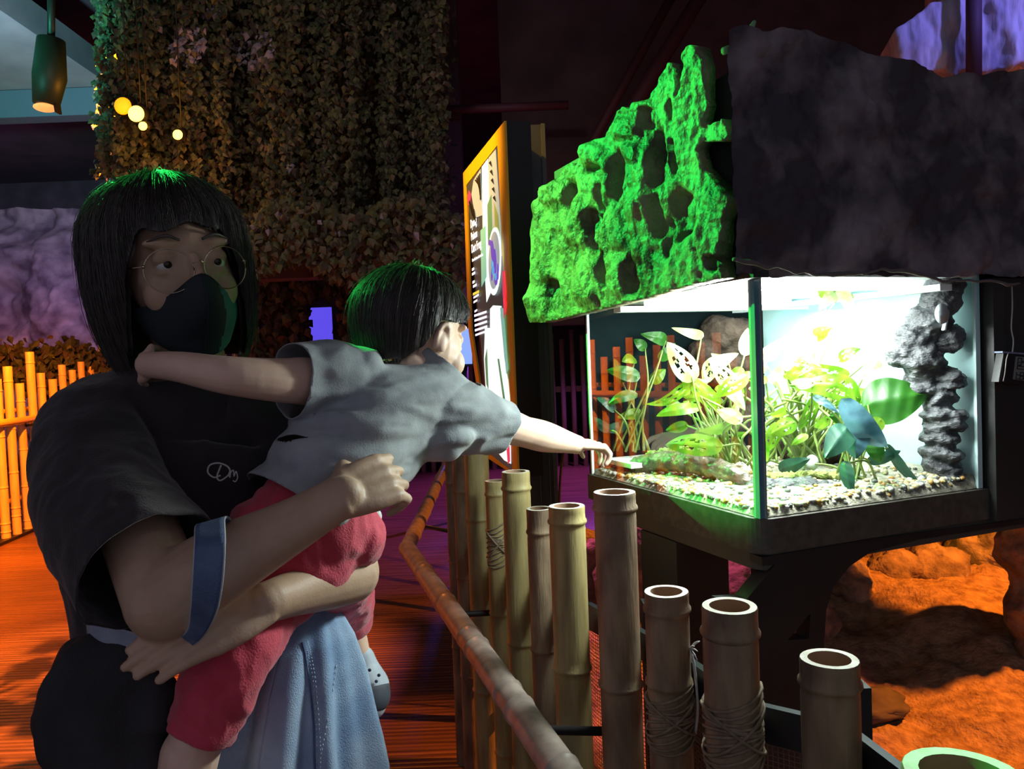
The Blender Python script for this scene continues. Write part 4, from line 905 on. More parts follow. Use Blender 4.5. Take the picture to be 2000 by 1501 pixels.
plant('trailing_vine', 'small vine with green-edged pale leaves hanging at the top of the terrarium', 'plant', T(1650, 555, .5), [
    (1640, 560, 1670, 622, 24, 'W', .45, .4, .15), (1630, 570, 1600, 605, 24, 'W', .45, .4), (1600, 575, 1632, 560, 20, 'M', .45, .4), (1660, 575, 1650, 600, 20, 'M', .5, .5), (1610, 640, 1598, 668, 22, 'M', .5, .5), (1590, 650, 1625, 640, 20, 'M', .5, .5)], stemr=.0015)
# tangled vine stems
b = B()
for k in range(16):
    x0 = random.uniform(1400, 1680); pts = [T(x0 + random.gauss(0, 25) * (i > 0), 905 - 35 * i + random.gauss(0, 8), .35 + .1 * random.random()) for i in range(5)]
    b.tube(pts, .0026, 7, sub=5)
tag(obj('vine_stems', b, LM['S']), 'tangle of lime-green vine stems rising from the terrarium floor', 'stems', kind='stuff')
# suction cup, wire inside, thermometer
t = thing('suction_cup', RP(1845, 612, TC, -U) + U * .012, 'clear white suction cup stuck inside the front glass at upper right', 'suction cup')
c = RP(1843, 612, TC, -U)
obj('cup', B().tube([c + U * .003, c + U * .007, c + U * .014], [.019, .014, .006], 20, ref=(0, 0, 1)), mat('rubber_clear', (.75, .85, .88), .2), t)
obj('hook', B().tube([c + U * .014, c + U * .018 + V * .01, c + U * .012 + V * .02 + Vector((0, 0, -.005)), c + U * .01 + V * .012 + Vector((0, 0, -.03))], .004, 8, sub=4), MATS['rubber_clear'], t)
tag(obj('cable', B().tube([T(1490, 580, .6), T(1530, 578, .6), T(1575, 566, .6)], .003, 8, sub=4), BLACKM), 'thin dark cable under the lights at the top of the terrarium', 'cable')
b = B(); pl0 = TC - U * .022; Un = -U
th = thing('thermometer', RP(1965, 705, pl0, Un), 'small black digital thermometer with probe wire, right of the terrarium', 'thermometer')
def slab(name, q, m, th_, k=0.0): return obj(name, B().prism([RP(x, y, pl0, Un) + Un * k for x, y in q], Un * th_), m, th, smooth=False)
slab('case', [(1946, 688), (2003, 693), (1993, 752), (1936, 745)], mat('thermo_black', (.018, .018, .02), .35), .014)
slab('display', [(1969, 696), (1992, 698), (1986, 743), (1963, 740)], mat('lcd', (.20, .22, .20), .3), .0008, .0142)
slab('top_edge', [(1942, 686), (2003, 691), (2003, 694), (1942, 689)], mat('edge_blue', (.2, .25, .4), .3), .016)
def seg(ox, oy, s):  # digit strokes, rotated as the unit hangs
    return s
DG = mat('lcd_ink', (.02, .02, .02), .5); b = B()
SEG = {'2': 'abged', '6': 'afgedc', '0': 'abcdef', '9': 'abcdfg', '5': 'afgcd', '1': 'bc'}
SP_ = {'a': ((0, 1), (1, 1)), 'b': ((1, 1), (1, .5)), 'c': ((1, .5), (1, 0)), 'd': ((0, 0), (1, 0)), 'e': ((0, 0), (0, .5)), 'f': ((0, .5), (0, 1)), 'g': ((0, .5), (1, .5))}
e0 = RP(1989, 700, pl0, Un) + Un * .0155; ex = (RP(1984.5, 742, pl0, Un) + Un * .0155 - e0); ey = (RP(1992, 700, pl0, Un) - RP(1973, 698, pl0, Un))
pos = .02; 
for ch in '260 99':
    if ch == ' ': pos += .10; continue
    for s_ in SEG[ch]:
        (x1, y1), (x2, y2) = SP_[s_]
        A = e0 + ex * (pos + .13 * x1) + ey * (-.85 + .75 * y1 - .0); C_ = e0 + ex * (pos + .13 * x2) + ey * (-.85 + .75 * y2)
        b.tube([A, C_], .0009, 6)
    pos += .18
obj('digits', b, DG, th)
obj('probe_wire', B().tube([RP(x, y, pl0, Un) + Un * .008 for x, y in ((1968, 560), (1969, 600), (1967, 640), (1971, 665), (1969, 690))], .0013, 6, sub=5), mat('wire_grey', (.4, .38, .36), .5), th)
obj('stand_wire', B().tube([RP(x, y, pl0, Un) + Un * .017 for x, y in ((1952, 688), (1948, 702), (1945, 730), (1942, 744))], .001, 6), MATS['wire_grey'], th)
# ================================================================ PEOPLE
def hand(b, W, D, N, Tt, s, curl, thumb=(.5, .5), k=1.0, spread=.08, fat=1.0):
    """b gets palm, four fingers and a thumb. W wrist, D along, N palm side, Tt thumb side"""
    W = Vector(W); D = Vector(D).normalized(); N = Vector(N); N = (N - D * N.dot(D)).normalized()
    X = D.cross(N); X = X if X.dot(Vector(Tt)) > 0 else -X
    wd = .118 * s * fat; L_ = [.235, .26, .245, .20]; fr = .055 * s * fat
    for i in range(4):
        off_ = X * ((1.5 - i) * wd * 1.0); K = W + D * (.50 - .015 * abs(i - 1)) * s + off_
        b.tube([W + off_ * .55, W + D * .25 * s + off_ * .85 - N * .01 * s, K], [(.085 * s * fat, .075 * s)] * 2 + [(.066 * s * fat, .062 * s)], 12, sub=3, ref=X)
        b.ell(K, .060 * s * fat)
        d = (D + X * (1.5 - i) * spread).normalized(); p = K; pts = [p]; rs = [fr * 1.08]
        for j, (ll, cv) in enumerate(zip((1, .62, .50), curl[i] if isinstance(curl[i], (tuple, list)) else (curl[i],) * 3)):
            d = (d * math.cos(cv) + (N - d * N.dot(d)).normalized() * math.sin(cv)).normalized() if abs(N.dot(d)) < .999 else (d * math.cos(cv) - D * math.sin(cv)).normalized()
            N_ = N
            p = p + d * L_[i] * s * ll * .95; pts.append(p); rs.append(fr * (1.0 - .10 * (j + 1)))
        # bend consistently about X
        pts = [K]; ang = 0; p = K
        for j, (ll, cv) in enumerate(zip((1, .62, .50), curl[i] if isinstance(curl[i], (tuple, list)) else (curl[i],) * 3)):
            ang += cv; d = (D * math.cos(ang) + N * math.sin(ang) + X * (1.5 - i) * spread * math.cos(ang)).normalized()
            p = p + d * L_[i] * s * ll * .95; pts.append(p)
        for a, c_, r1, r2 in zip(pts[:-1], pts[1:], rs[:-1], rs[1:]): b.tube([a, c_], [r1, r2], 10)
        for p, r_ in zip(pts[1:], rs[1:]): b.ell(p, r_ * 1.03, nu=10, nv=8)
    tb = W + D * .14 * s + X * wd * 1.2
    d1 = (D * .62 + X * .62 + N * thumb[0] * .6).normalized(); d2 = (D * (.95 - .3 * thumb[1]) + X * .12 + N * thumb[1] * .8).normalized()
    p1 = tb + d1 * .24 * s; p2 = p1 + d2 * .19 * s; p3 = p2 + (d2 * .9 + N * .25).normalized() * .15 * s
    b.tube([W + D * .06 * s + X * wd * .5, tb, p1], [.085 * s, .085 * s, .062 * s], 12, sub=3)
    b.tube([p1, p2], [.060 * s, .053 * s], 10); b.tube([p2, p3], [.053 * s, .044 * s], 10)
    for p, r_ in ((p1, .062), (p2, .055), (p3, .045)): b.ell(p, r_ * s, nu=10, nv=8)
    return b
def frame(origin, fwd, up, roll=0):
    f = Vector(fwd).normalized(); u = Vector(up); u = (u - f * u.dot(f)).normalized(); u = Matrix.Rotation(roll, 3, f) @ u
    Y = -f; X = Y.cross(u)
    m = Matrix((X, Y, u)).transposed().to_4x4(); m.translation = Vector(origin); return m
def head(b, m, s=1.0, child=False, face=True):
    r3 = m.to_3x3()
    def e(c, r): b.ell(m @ (Vector(c) * s), tuple(x * s for x in r), rot=r3)
    def tb(pts, rad): b.tube([m @ (Vector(p) * s) for p in pts], [r_ * s for r_ in rad], 12, sub=4, ball=True)
    e((0, .012, .035), (.077, .094, .088)); e((0, -.022, -.012), (.068, .070, .072))
    if child:
        e((0, -.03, -.05), (.056, .056, .042)); e((.034, -.056, -.035), (.03, .03, .03)); e((-.034, -.056, -.035), (.03, .03, .03))
    else:
        e((0, -.028, -.06), (.054, .056, .052)); e((0, -.058, -.098), (.024, .024, .020)); e((.034, -.055, -.03), (.028, .028, .032)); e((-.034, -.055, -.03), (.028, .028, .032))
    tb([(0, -.088, .012), (0, -.098, -.008), (0, -.106, -.024)], [.008, .009, .012] if not child else [.008, .008, .010])
    e((.011, -.096, -.030), (.009, .009, .007)); e((-.011, -.096, -.030), (.009, .009, .007))
    e((.033, -.072, .034), (.026, .012, .008)); e((-.033, -.072, .034), (.026, .012, .008))
    e((0, -.086, -.058), (.022, .010, .005)); e((0, -.084, -.067), (.019, .011, .006))
    for sx in (-1, 1):
        e((sx * .032, -.0735, .0130), (.0168, .0130, .0112)); e((sx * .032, -.0735, -.004), (.0155, .011, .006))
        b.tube([m @ (Vector((sx * (.076 + .008 * math.sin(a)), .010 + .014 * math.cos(a), -.008 + .026 * math.sin(a))) * s) for a in [x * .45 - .9 for x in range(12)]], .0055 * s, 8)
        e((sx * .076, .008, -.012), (.006, .013, .022))
def eyes(parent, m, s=1.0):
    for sx in (-1, 1):
        c = Vector((sx * .032, -.0725, .0055)) * s
        bb = B().ell(m @ c, .0125 * s, nu=20, nv=14); o = obj('eye', bb, mat('eye_white', (.7, .68, .64), .15), parent)
        f = (m.to_3x3() @ Vector((0, -1, .05))).normalized(); cc = m @ c + f * .0092 * s
        obj('iris', B().ell(cc, (.0060 * s, .0060 * s, .0048 * s), rot=f.to_track_quat('Z', 'Y').to_matrix(), nu=20, nv=12), mat('iris_dark', (.03, .018, .012), .08), o)
        obj('eyebrow', B().tube([m @ (Vector(p) * s) for p in ((sx * .014, -.0885, .036), (sx * .032, -.0885, .042), (sx * .052, -.078, .036))], [.0018 * s, .0022 * s, .001 * s], 8, sub=5), HAIR, parent)
def hairfn(m, s, center, rads, hem, drop, flare=0.0, wob=.003):
    """returns f(phi, t) -> world point on the hair shell. phi 0 = forward"""
    def f(phi, t, k=0.0):
        zt = hem(phi)  # local z of the hem
        rx, ry, rz = rads
        # ellipsoid part to equator, then straight down
        tot = 1.57 + max(0, -(zt - center[2]) / rz)
        ze = (zt - center[2]) / rz
        if ze >= 0: a = t * math.acos(min(1, ze))
        else: a = t * (math.pi / 2 - ze)
        if a <= math.pi / 2: rr_, z = math.sin(a), math.cos(a)
        else:
            q = a - math.pi / 2; rr_, z = 1 + flare * q - drop * q * q, -q
        wv = 1 + wob / rx * (math.sin(phi * 23) + math.sin(phi * 41 + 1) * .6) * min(1, t * 2)
        x = math.sin(phi) * rr_ * rx * wv; y = -math.cos(phi) * rr_ * ry * wv
        p = Vector((center[0] + x, center[1] + y, center[2] + z * rz))
        if k: 
            n_ = Vector((math.sin(phi) * rr_ / rx, -math.cos(phi) * rr_ / ry, max(z, 0) / rz)).normalized(); p += n_ * k
        return m @ (p * s)
    return f
def hair(name, parent, f, n_strand, rad, phis=(-math.pi, math.pi), jit=.004, over=.03, whorl=0.4, seedn=3):
    rnd = random.Random(seedn)
    b = B().grid(96, 22, lambda u, v: f(phis[0] + (phis[1] - phis[0]) * u, v))
    # inner shell to give thickness
    b.grid(96, 22, lambda u, v: f(phis[0] + (phis[1] - phis[0]) * u, v, -.010))
    for k in range(n_strand):
        ph = rnd.uniform(*phis); t0 = rnd.uniform(0, .75); t1 = min(1 + over * rnd.gauss(.3, .6), t0 + rnd.uniform(.3, .8)); pts = []
        c1 = rnd.gauss(0, .05); kk = abs(rnd.gauss(0, jit)) + .0006; fly = rnd.random() < .02
        for i in range(7):
            t = t0 + (t1 - t0) * i / 6
            pts.append(f(ph + c1 * (i / 6) + whorl * (1 - t) ** 2 * .3, t, kk * math.sin(math.pi * (i + .5) / 7) + (.012 * (i / 6) ** 2 if fly else 0)))
        b.tube(pts, [rad, rad, rad, rad, rad * .9, rad * .7, rad * .2], 3, cap=False)
    return obj(name, b, HAIR, parent)
def fold(p, s1, seed, dirv=(1, 1, .3), amp=.004):
    q = Vector((p[0] * dirv[0], p[1] * dirv[1], p[2] * dirv[2])) * s1 + Vector((seed, seed, seed))
    return amp * (noise.noise(q) + .5 * (1 - 2 * abs(noise.noise(q * 1.7 + Vector((5, 1, 2))))))
# ---------------- the woman
wm = thing('person', Vector((P(470, 1300, 1.2).x, P(470, 1300, 1.2).y, 0)), 'woman in black t-shirt, dark face mask and round glasses carrying a toddler', 'person')
HW = frame(P(346, 532, 1.17), Vector((.60, -.78, -.03)), (0, 0, 1), R(6))
b = B(); head(b, HW, 1.08)
neck0 = HW @ Vector((0, .02, -.06)); 
chest = P(350, 900, 1.22)
b.tube([neck0, P(380, 735, 1.2), P(360, 800, 1.21)], [.052, .050, .062], 16, sub=4)
b.tube([P(355, 800, 1.22), P(350, 870, 1.23), P(360, 1000, 1.24), P(420, 1150, 1.25), P(520, 1280, 1.25), P(530, 1400, 1.25)], [(.12, .07), (.14, .085), (.125, .085), (.115, .085), (.125, .095), (.12, .09)], 20, sub=4, ref=(1, 0, 0), ball=True)
# right arm (photo left): shoulder, elbow, wrist
RS, RE, RWr = P(200, 835, 1.14), P(322, 1172, .93), P(672, 966, .98)
b.tube([P(300, 810, 1.2), RS, RS * .5 + RE * .5, RE], [.05, .058, .050, .047], 16, sub=4, ball=True)
b.tube([RE, RE * .72 + RWr * .28 + Vector((0, 0, .004)), RE * .3 + RWr * .7, RWr], [.048, (.049, .044), (.036, .031), (.029, .025)], 18, sub=5, ball=True)
hand(b, RWr - (RWr - RE).normalized() * .012, (P(760, 928, 1.03) - RWr), Vector((.1, 1, -.35)), (-.3, 0, 1), .172, [(.55, .9, .6), (.6, .95, .6), (.65, 1.0, .6), (.75, 1.0, .6)], thumb=(.9, .9), fat=.95)
# left arm: behind the child, elbow at right, forearm back to the thigh
LS, LE, LWr = P(540, 820, 1.27), P(682, 1118, 1.16), P(520, 1176, .985)
b.tube([P(420, 810, 1.22), LS, LS * .5 + LE * .5 + Vector((0, .03, 0)), LE], [.05, .055, .045, .045], 16, sub=4, ball=True)
b.tube([LE, LE * .7 + LWr * .3, LE * .3 + LWr * .7, LWr], [.046, (.043, .041), (.033, .031), (.028, .026)], 18, sub=5, ball=True)
hand(b, LWr, P(396, 1232, .94) - LWr, Vector((.0, .8, -.6)), (0, -.3, 1), .168, [(.05, .15, .15), (.08, .15, .15), (.12, .2, .15), (.16, .25, .2)], thumb=(.1, .3), fat=.96, spread=-.045)
# legs to the floor
for px, foot in ((455, (-.02, 0)), (600, (.03, 0))):
    h = P(px, 1360, 1.24); k_ = Vector((h.x + foot[0] * .5, h.y + .0, .48)); a = Vector((h.x + foot[0], h.y + .02, .07))
    b.tube([h, (h + k_) / 2, k_, (k_ * .6 + a * .4), a], [.085, .072, .052, .050, .034], 16, sub=3, ball=True)
    b.tube([a + Vector((0, .03, -.03)), a + Vector((.01, -.06, -.045)), a + Vector((.02, -.13, -.05))], [.030, .032, .022], 12, ball=True)
o = organic('body', b, SKINW, wm, voxel=.0034, smooth=4, fac=.5)
eyes(wm, HW, 1.08)
def hemw(phi):
    a = abs(phi + .05)
    if a < .45: return .058 + .006 * math.sin(phi * 9 + 1)
    if a > 1.12: return -.135
    q = (a - .45) / .67; return .058 + (-.135 - .058) * (q * q * (3 - 2 * q))
fw = hairfn(HW, 1.0, (-.006, .020, .046), (.116, .124, .104), hemw, .10, flare=.07, wob=.0022)
hair('hair', wm, fw, 5200, .00042, seedn=5, jit=.003)
b = B(); rnd = random.Random(2)
for k in range(130):
    ph = rnd.uniform(-2.6, .6); c = fw(ph, rnd.uniform(.02, .3)); d = (c - HW.translation).normalized(); d = (d + Vector((rnd.gauss(0, .7), rnd.gauss(0, .7), rnd.gauss(0, .3)))).normalized()
    L_ = rnd.uniform(.008, .024); b.tube([c, c + d * L_ * .5, c + d * L_ + Vector((0, 0, -.004))], [.0004, .00035, .0001], 3, cap=False)
obj('flyaway_hair', b, HAIR, wm)
# mask
def maskpt(u, v, k=0):
    a = (u - .5) * 2 * 1.42; top = -.036 + .026 * math.exp(-(a / .42) ** 2) - .030 * min(abs(a), 1.0) ** 1.6 * 0.30
    bot = -.118 + .055 * min(abs(a) / 1.42, 1) ** 2
    z = top + (bot - top) * v; 
    ridge = math.exp(-(a / .55) ** 2) * (.022 * math.sin(math.pi * min(1, v * 1.15 + .1)) + .014 * (1 - v))
    rx = .0735 + .004 * math.sin(math.pi * v) - .012 * v; ry = .090 - .016 * v * v + k
    return HW @ (Vector(((rx + k) * math.sin(a), -(ry + ridge) * math.cos(a) * (1) + .004 * abs(a), z)) * 1.09)
mo = thing('face_mask', HW.translation, None, None) if False else None
b = B().grid(60, 26, lambda u, v: maskpt(u, v)); 
me_mask = obj('face_mask', b, [MASKM, MASK_LIT], wm)
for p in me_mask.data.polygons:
    if (p.index % 60) > 36 + 2.5 * math.sin((p.index // 60) / 26 * 3): p.material_index = 1  # painted teal here for the light on that side
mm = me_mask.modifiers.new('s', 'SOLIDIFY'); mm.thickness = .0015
obj('mask_seam', B().tube([maskpt(.5, v / 20, .001) for v in range(21)], .0012, 6), MASKM, me_mask)
for sx in (0, 1): obj('ear_loop', B().tube([maskpt(sx, .1), HW @ Vector(((sx * 2 - 1) * .086, .018, .0)), HW @ Vector(((sx * 2 - 1) * .086, .02, -.02)), maskpt(sx, .9)], .0012, 6, sub=5), MASKM, me_mask)
# glasses
gl = None
def gpt(x, y, z): return HW @ Vector((x, y, z))
b = B()
rings = []
for sx in (-1, 1):
    cx = sx * .0385; pts = [gpt(cx + .0315 * math.cos(a), -.1165 + .014 * abs(cx + .0315 * math.cos(a)) / .06 * 1.0, -.004 + .0305 * math.sin(a)) for a in [2 * math.pi * i / 40 for i in range(41)]]
    rings.append(pts); b.tube(pts, .0009, 6)
b.tube([gpt(-.008, -.115, .004), gpt(0, -.119, .007), gpt(.008, -.115, .004)], .0008, 6, sub=4)
gl = obj('glasses', b, METAL, wm)
for pts in rings:
    bb = B(); c = sum(pts[:-1], Vector((0, 0, 0))) / 40; bb.v = [c] + pts[:-1]; bb.f = [(0, 1 + i, 1 + (i + 1) % 40) for i in range(40)]
    obj('lens', bb, glassmat('lens_glass', (.93, .95, .93), 1.3), gl)
for sx in (-1, 1): 
    obj('temple', B().tube([gpt(sx * .069, -.101, .004), gpt(sx * .086, -.05, .006), gpt(sx * .092, .01, .008)], .0008, 6), METAL, gl)
    obj('hinge', B().ell(gpt(sx * .069, -.101, .004), .0026), METAL, gl)
# t-shirt
b = B()
b.tube([P(374, 718, 1.185), P(356, 780, 1.205), P(345, 830, 1.22), P(340, 900, 1.22), P(335, 1000, 1.215), P(330, 1100, 1.21), P(335, 1190, 1.20), P(345, 1275, 1.20)],
       [(.064, .062), (.115, .085), (.160, .098), (.170, .107), (.165, .112), (.155, .118), (.140, .118), (.130, .115)], 24, sub=4, ref=(1, 0, 0))
b.tube([P(300, 795, 1.2), P(195, 835, 1.14), P(195, 950, 1.07), P(255, 1060, .99), P(330, 1180, .93)], [.060, .074, .080, .083, .086], 20, sub=4)
b.tube([P(430, 800, 1.21), P(530, 830, 1.26), P(590, 930, 1.29)], [.058, .070, .075], 20, sub=4)
tc = P(310, 1085, .97); td = P(335, 1150, .93) - P(240, 1000, 1.03)
o = organic('t_shirt', b, BLACKTEE, wm, voxel=.0055, smooth=10, disp=lambda p, n: fold(p, 9, 3, (1, 1, .5), .008) + fold(p, 22, 1, (1.2, 1.2, .5), .003),
            cuts=[(P(318, 1075, .96), P(360, 1135, .93) - P(262, 1010, 1.0), .135), (P(345, 1262, 1.2), (0.05, 0, -1), .26), (P(590, 930, 1.29), P(590, 930, 1.29) - P(530, 830, 1.26), .1), (P(374, 726, 1.18), (-.05, -.2, 1), .07)], solid=.002)
# script print on the chest
def cp(x, y): return P(x, y, 1.095)
pr = [(432, 908), (424, 930), (431, 938), (448, 925), (446, 912), (428, 904), (410, 908), (406, 922), (418, 932), (431, 928)]
b = B().tube([cp(x, y) for x, y in pr], .0013, 8, sub=6)
b.tube([cp(x, y) for x, y in ((447, 922), (449, 932), (451, 922), (456, 918), (457, 930), (461, 920), (464, 932), (460, 940), (455, 938))], .0009, 8, sub=5)
obj('chest_print', b, mat('print_grey_white', (.5, .52, .5), .7), wm)
# pendant glimpsed at the neck
# skirt of pale denim
LV = [(1175, 585, .050, .050), (1205, 583, .066, .066), (1240, 578, .083, .085), (1300, 570, .102, .105), (1400, 560, .123, .12), (1500, 552, .143, .13), (1650, 545, .155, .14), (1850, 535, .17, .15), (2100, 530, .185, .165)]
def skirt(u, v):
    x = v * (len(LV) - 1); i = min(int(x), len(LV) - 2); q = x - i
    l = [LV[i][k] * (1 - q) + LV[i + 1][k] * q for k in range(4)]
    c = P(l[1], l[0], 1.19); a = 2 * math.pi * u; amp = .003 + .011 * min(1, v * 1.8)
    r_ = 1 + amp / .1 * (math.sin(9 * a + 1.5 * v) * .6 + math.sin(15 * a + 2.2 + 2 * v) * .35 + .4 * math.sin(5 * a + .5))
    return c + Vector((math.sin(a) * l[2] * r_, -math.cos(a) * l[3] * r_, 0))
b = B().grid(200, 60, skirt); sk = obj('denim_skirt', b, DENIM, wm)
mm = sk.modifiers.new('s', 'SOLIDIFY'); mm.thickness = .003
def skp(px, v):  # point on the front of the skirt near a pixel column
    best = None
    for i in range(-60, 61):
        u = i / 240; p = skirt(u, v); d = (p - CAM).dot(_f); x = 1000 + (p - CAM).dot(_r) / d * FPX
        if best is None or abs(x - px) < best[0]: best = (abs(x - px), p + Vector((0, -.0025, 0)), x)
    return best[1]
ys = [(590, .18), (597, .25), (606, .35), (612, .45), (616, .52), (616, .60), (615, .68), (612, .8)]
obj('seam', B().tube([skp(x, v) for x, v in ys], .0016, 6, sub=6), DENIMD, sk)
b = B()
for dx in (5, 11):
    pts = catmull([skp(x + dx, v) for x, v in ys], 16)
    for i in range(0, len(pts) - 1, 2): b.tube([pts[i], pts[i + 1]], .0009, 5)
pts = catmull([skp(x, v) for x, v in ((658, .33), (650, .40), (636, .47), (626, .52))], 10)
for i in range(0, len(pts) - 1, 2): b.tube([pts[i], pts[i + 1]], .0009, 5)
obj('stitching', b, STITCH, sk)
for px in (455, 600):
    h = P(px, 1360, 1.24); s_ = -.02 if px == 455 else .03
    obj('shoe', B().tube([(h.x + s_, h.y + .07, .045), (h.x + s_, h.y + .0, .05), (h.x + s_ + .01, h.y - .09, .038), (h.x + s_ + .02, h.y - .16, .03)], [(.036, .04), (.04, .048), (.043, .035), (.03, .026)], 16, sub=4, ref=(1, 0, 0)), BLACKCLOTH, wm)
# ---------------- black bag with denim straps
bg = thing('cloth_bag', P(215, 1500, 1.0), "soft black bag with wide denim straps hung over the woman's forearm", 'bag')
b = B().tube([P(255, 1262, 1.03), P(240, 1290, 1.02), P(222, 1340, 1.01), P(200, 1410, 1.0), P(208, 1460, 1.0), P(215, 1530, 1.0), P(225, 1640, 1.0), P(235, 1720, 1.0)],
             [(.045, .03), (.072, .042), (.083, .05), (.086, .055), (.074, .055), (.078, .055), (.08, .05), (.06, .04)], 24, sub=5, ref=(1, 0, 0), ball=False)
b.tube([P(150, 1385, 1.0), P(108, 1410, 1.0), P(84, 1416, 1.0)], [.035, .018, .007], 14)
b.tube([P(150, 1300, 1.02), P(120, 1330, 1.02)], [.03, .018], 14, ball=True)
organic('bag_body', b, BLACKCLOTH, bg, voxel=.005, smooth=4, disp=lambda p, n: fold(p, 12, 8, (1, 1, .5), .012))
def ribbon(name, pts, widths, m, parent, wdir, th=.003, sub=6, edge=None):
    full = catmull([list(p) + [w_] + list(wd) for p, w_, wd in zip(pts, widths, wdir)], sub); b = B()
    P_ = [Vector(q[:3]) for q in full]; W_ = [Vector(q[4:7]).normalized() * q[3] / 2 for q in full]
    v = []; 
    for p, w_ in zip(P_, W_): 
        for k in range(7):
            s = k / 3 - 1; v.append(p + w_ * s)
    f = [(i * 7 + k, i * 7 + k + 1, (i + 1) * 7 + k + 1, (i + 1) * 7 + k) for i in range(len(P_) - 1) for k in range(6)]
    b.v = v; b.f = f; o = obj(name, b, m, parent); mm = o.modifiers.new('s', 'SOLIDIFY'); mm.thickness = th; mm.offset = 0
    if edge:
        bb = B()
        for s in (-1, 1): bb.tube([p + w_ * s for p, w_ in zip(P_, W_)], .0016, 6)
        obj('stitched_edge', bb, edge, o)
    return o
X_ = (1, 0, 0)
EDG = mat('denim_edge', (.45, .5, .56), .8)
ribbon('strap', [P(452, 1075, 1.03), P(432, 1030, .965), P(412, 1018, .90), P(410, 1055, .845), P(408, 1100, .835), P(404, 1150, .84), P(397, 1195, .86), P(380, 1238, .90), P(345, 1262, .955), P(300, 1268, .98)],
       [.030, .030, .031, .032, .032, .031, .027, .018, .014, .014], DENIMD, bg, [X_, (1, .2, .3), (1, .2, .2), X_, X_, X_, (1, 0, -.2), (1, 0, -.6), (.2, 0, -1), (.1, 0, -1)], edge=EDG)
ribbon('strap', [P(325, 1262, .985), P(290, 1257, .985), P(245, 1250, .99), P(205, 1240, 1.0), P(178, 1232, 1.02), P(172, 1222, 1.06), P(190, 1215, 1.11)],
       [.008, .018, .026, .032, .036, .034, .03], DENIML, bg, [(0, 0, 1), (0, 0, 1), (-.1, 0, 1), (-.15, 0, 1), (-.2, 0, 1), (0, 0, 1), (0, 0, 1)], edge=EDG)
# ---------------- the toddler
ch = thing('person', P(600, 1060, 1.12), "toddler in grey t-shirt and red shorts reaching out to the glass", 'person')
HC = frame(P(812, 664, 1.27), Vector((.62, .76, -.22)), (0, 0, 1), R(-4))
b = B(); head(b, HC, .90, child=True)
b.tube([HC @ Vector((-.0, .03, -.04)), P(838, 768, 1.25), P(800, 805, 1.24)], [.040, .040, .048], 16, sub=4)
b.tube([P(780, 790, 1.23), P(720, 850, 1.20), P(640, 940, 1.15), P(600, 1040, 1.13)], [(.065, .055), (.078, .065), (.074, .062), (.078, .068)], 20, sub=4, ref=(.6, .35, .7), ball=True)
# left arm, round the woman's neck
b.tube([P(680, 760, 1.17), P(610, 745, 1.13), P(540, 742, 1.075), P(440, 732, 1.03), P(350, 716, 1.03), P(290, 712, 1.06)], [.036, .036, .031, .026, .021, .018], 16, sub=4, ball=True)
hand(b, P(295, 712, 1.06), Vector((-.7, .8, -.1)), Vector((.6, .6, -.1)), (0, 0, 1), .095, [(.3, .4, .3)] * 4)
# right arm to the glass
CS, CE, CWr = P(905, 805, 1.30), P(1025, 843, 1.42), P(1128, 868, 1.55)
b.tube([P(840, 800, 1.26), CS, CS * .4 + CE * .6, CE], [.040, .040, .034, .029], 16, sub=4, ball=True)
b.tube([CE, CE * .65 + CWr * .35, CE * .2 + CWr * .8, CWr], [.029, .030, .022, .019], 16, sub=5, ball=True)
hand(b, CWr, Vector((.75, .60, -.10)), Vector((-.1, .1, -1)), (-.5, .4, -.8), .110, [(.15, .5, .4), (.5, .8, .5), (.6, .9, .5), (.7, .9, .5)], thumb=(.8, .6), fat=1.25, spread=.14)
# legs
b.tube([P(575, 1090, 1.10), P(500, 1180, 1.06), P(444, 1290, 1.0), P(392, 1420, .985), P(375, 1470, .985)], [.060, .052, .043, .036, .034], 16, sub=4, ball=True)
b.tube([P(372, 1470, .985), P(356, 1560, .99), P(340, 1660, 1.0), P(332, 1720, 1.0)], [.037, .034, .025, .024], 16, sub=4, ball=True)
b.tube([P(640, 1100, 1.15), P(668, 1160, 1.27), P(680, 1215, 1.37), P(697, 1265, 1.38), P(708, 1305, 1.38)], [.055, .045, .031, .022, .021], 16, sub=4, ball=True)
organic('body', b, SKINC, ch, voxel=.0026, smooth=5)
eyes(ch, HC, .90)
def hemc(phi):
    a = abs(phi)
    K = ((0, .054), (.75, .054), (1.05, .034), (1.30, .024), (1.45, .024), (1.70, .020), (1.95, -.030), (2.3, -.052), (3.3, -.056))
    for (x0, y0), (x1, y1) in zip(K[:-1], K[1:]):
        if a <= x1: return y0 + (y1 - y0) * (a - x0) / (x1 - x0)
    return -.056
fc = hairfn(HC, .90, (0, .016, .036), (.098, .114, .096), hemc, .28, flare=-.05, wob=.0012)
hair('hair', ch, fc, 4200, .00038, seedn=9, jit=.0022, whorl=1.2)
b = B(); rnd = random.Random(4)
for k in range(60):
    c = fc(rnd.uniform(-3, 3), rnd.uniform(.0, .25)); d = (Vector((rnd.gauss(0, .5), rnd.gauss(0, .5), 1))).normalized(); L_ = rnd.uniform(.006, .018)
    b.tube([c, c + d * L_ * .6, c + d * L_ + Vector((.003, 0, -.002))], [.0004, .0003, .0001], 3, cap=False)
obj('flyaway_hair', b, HAIR, ch)
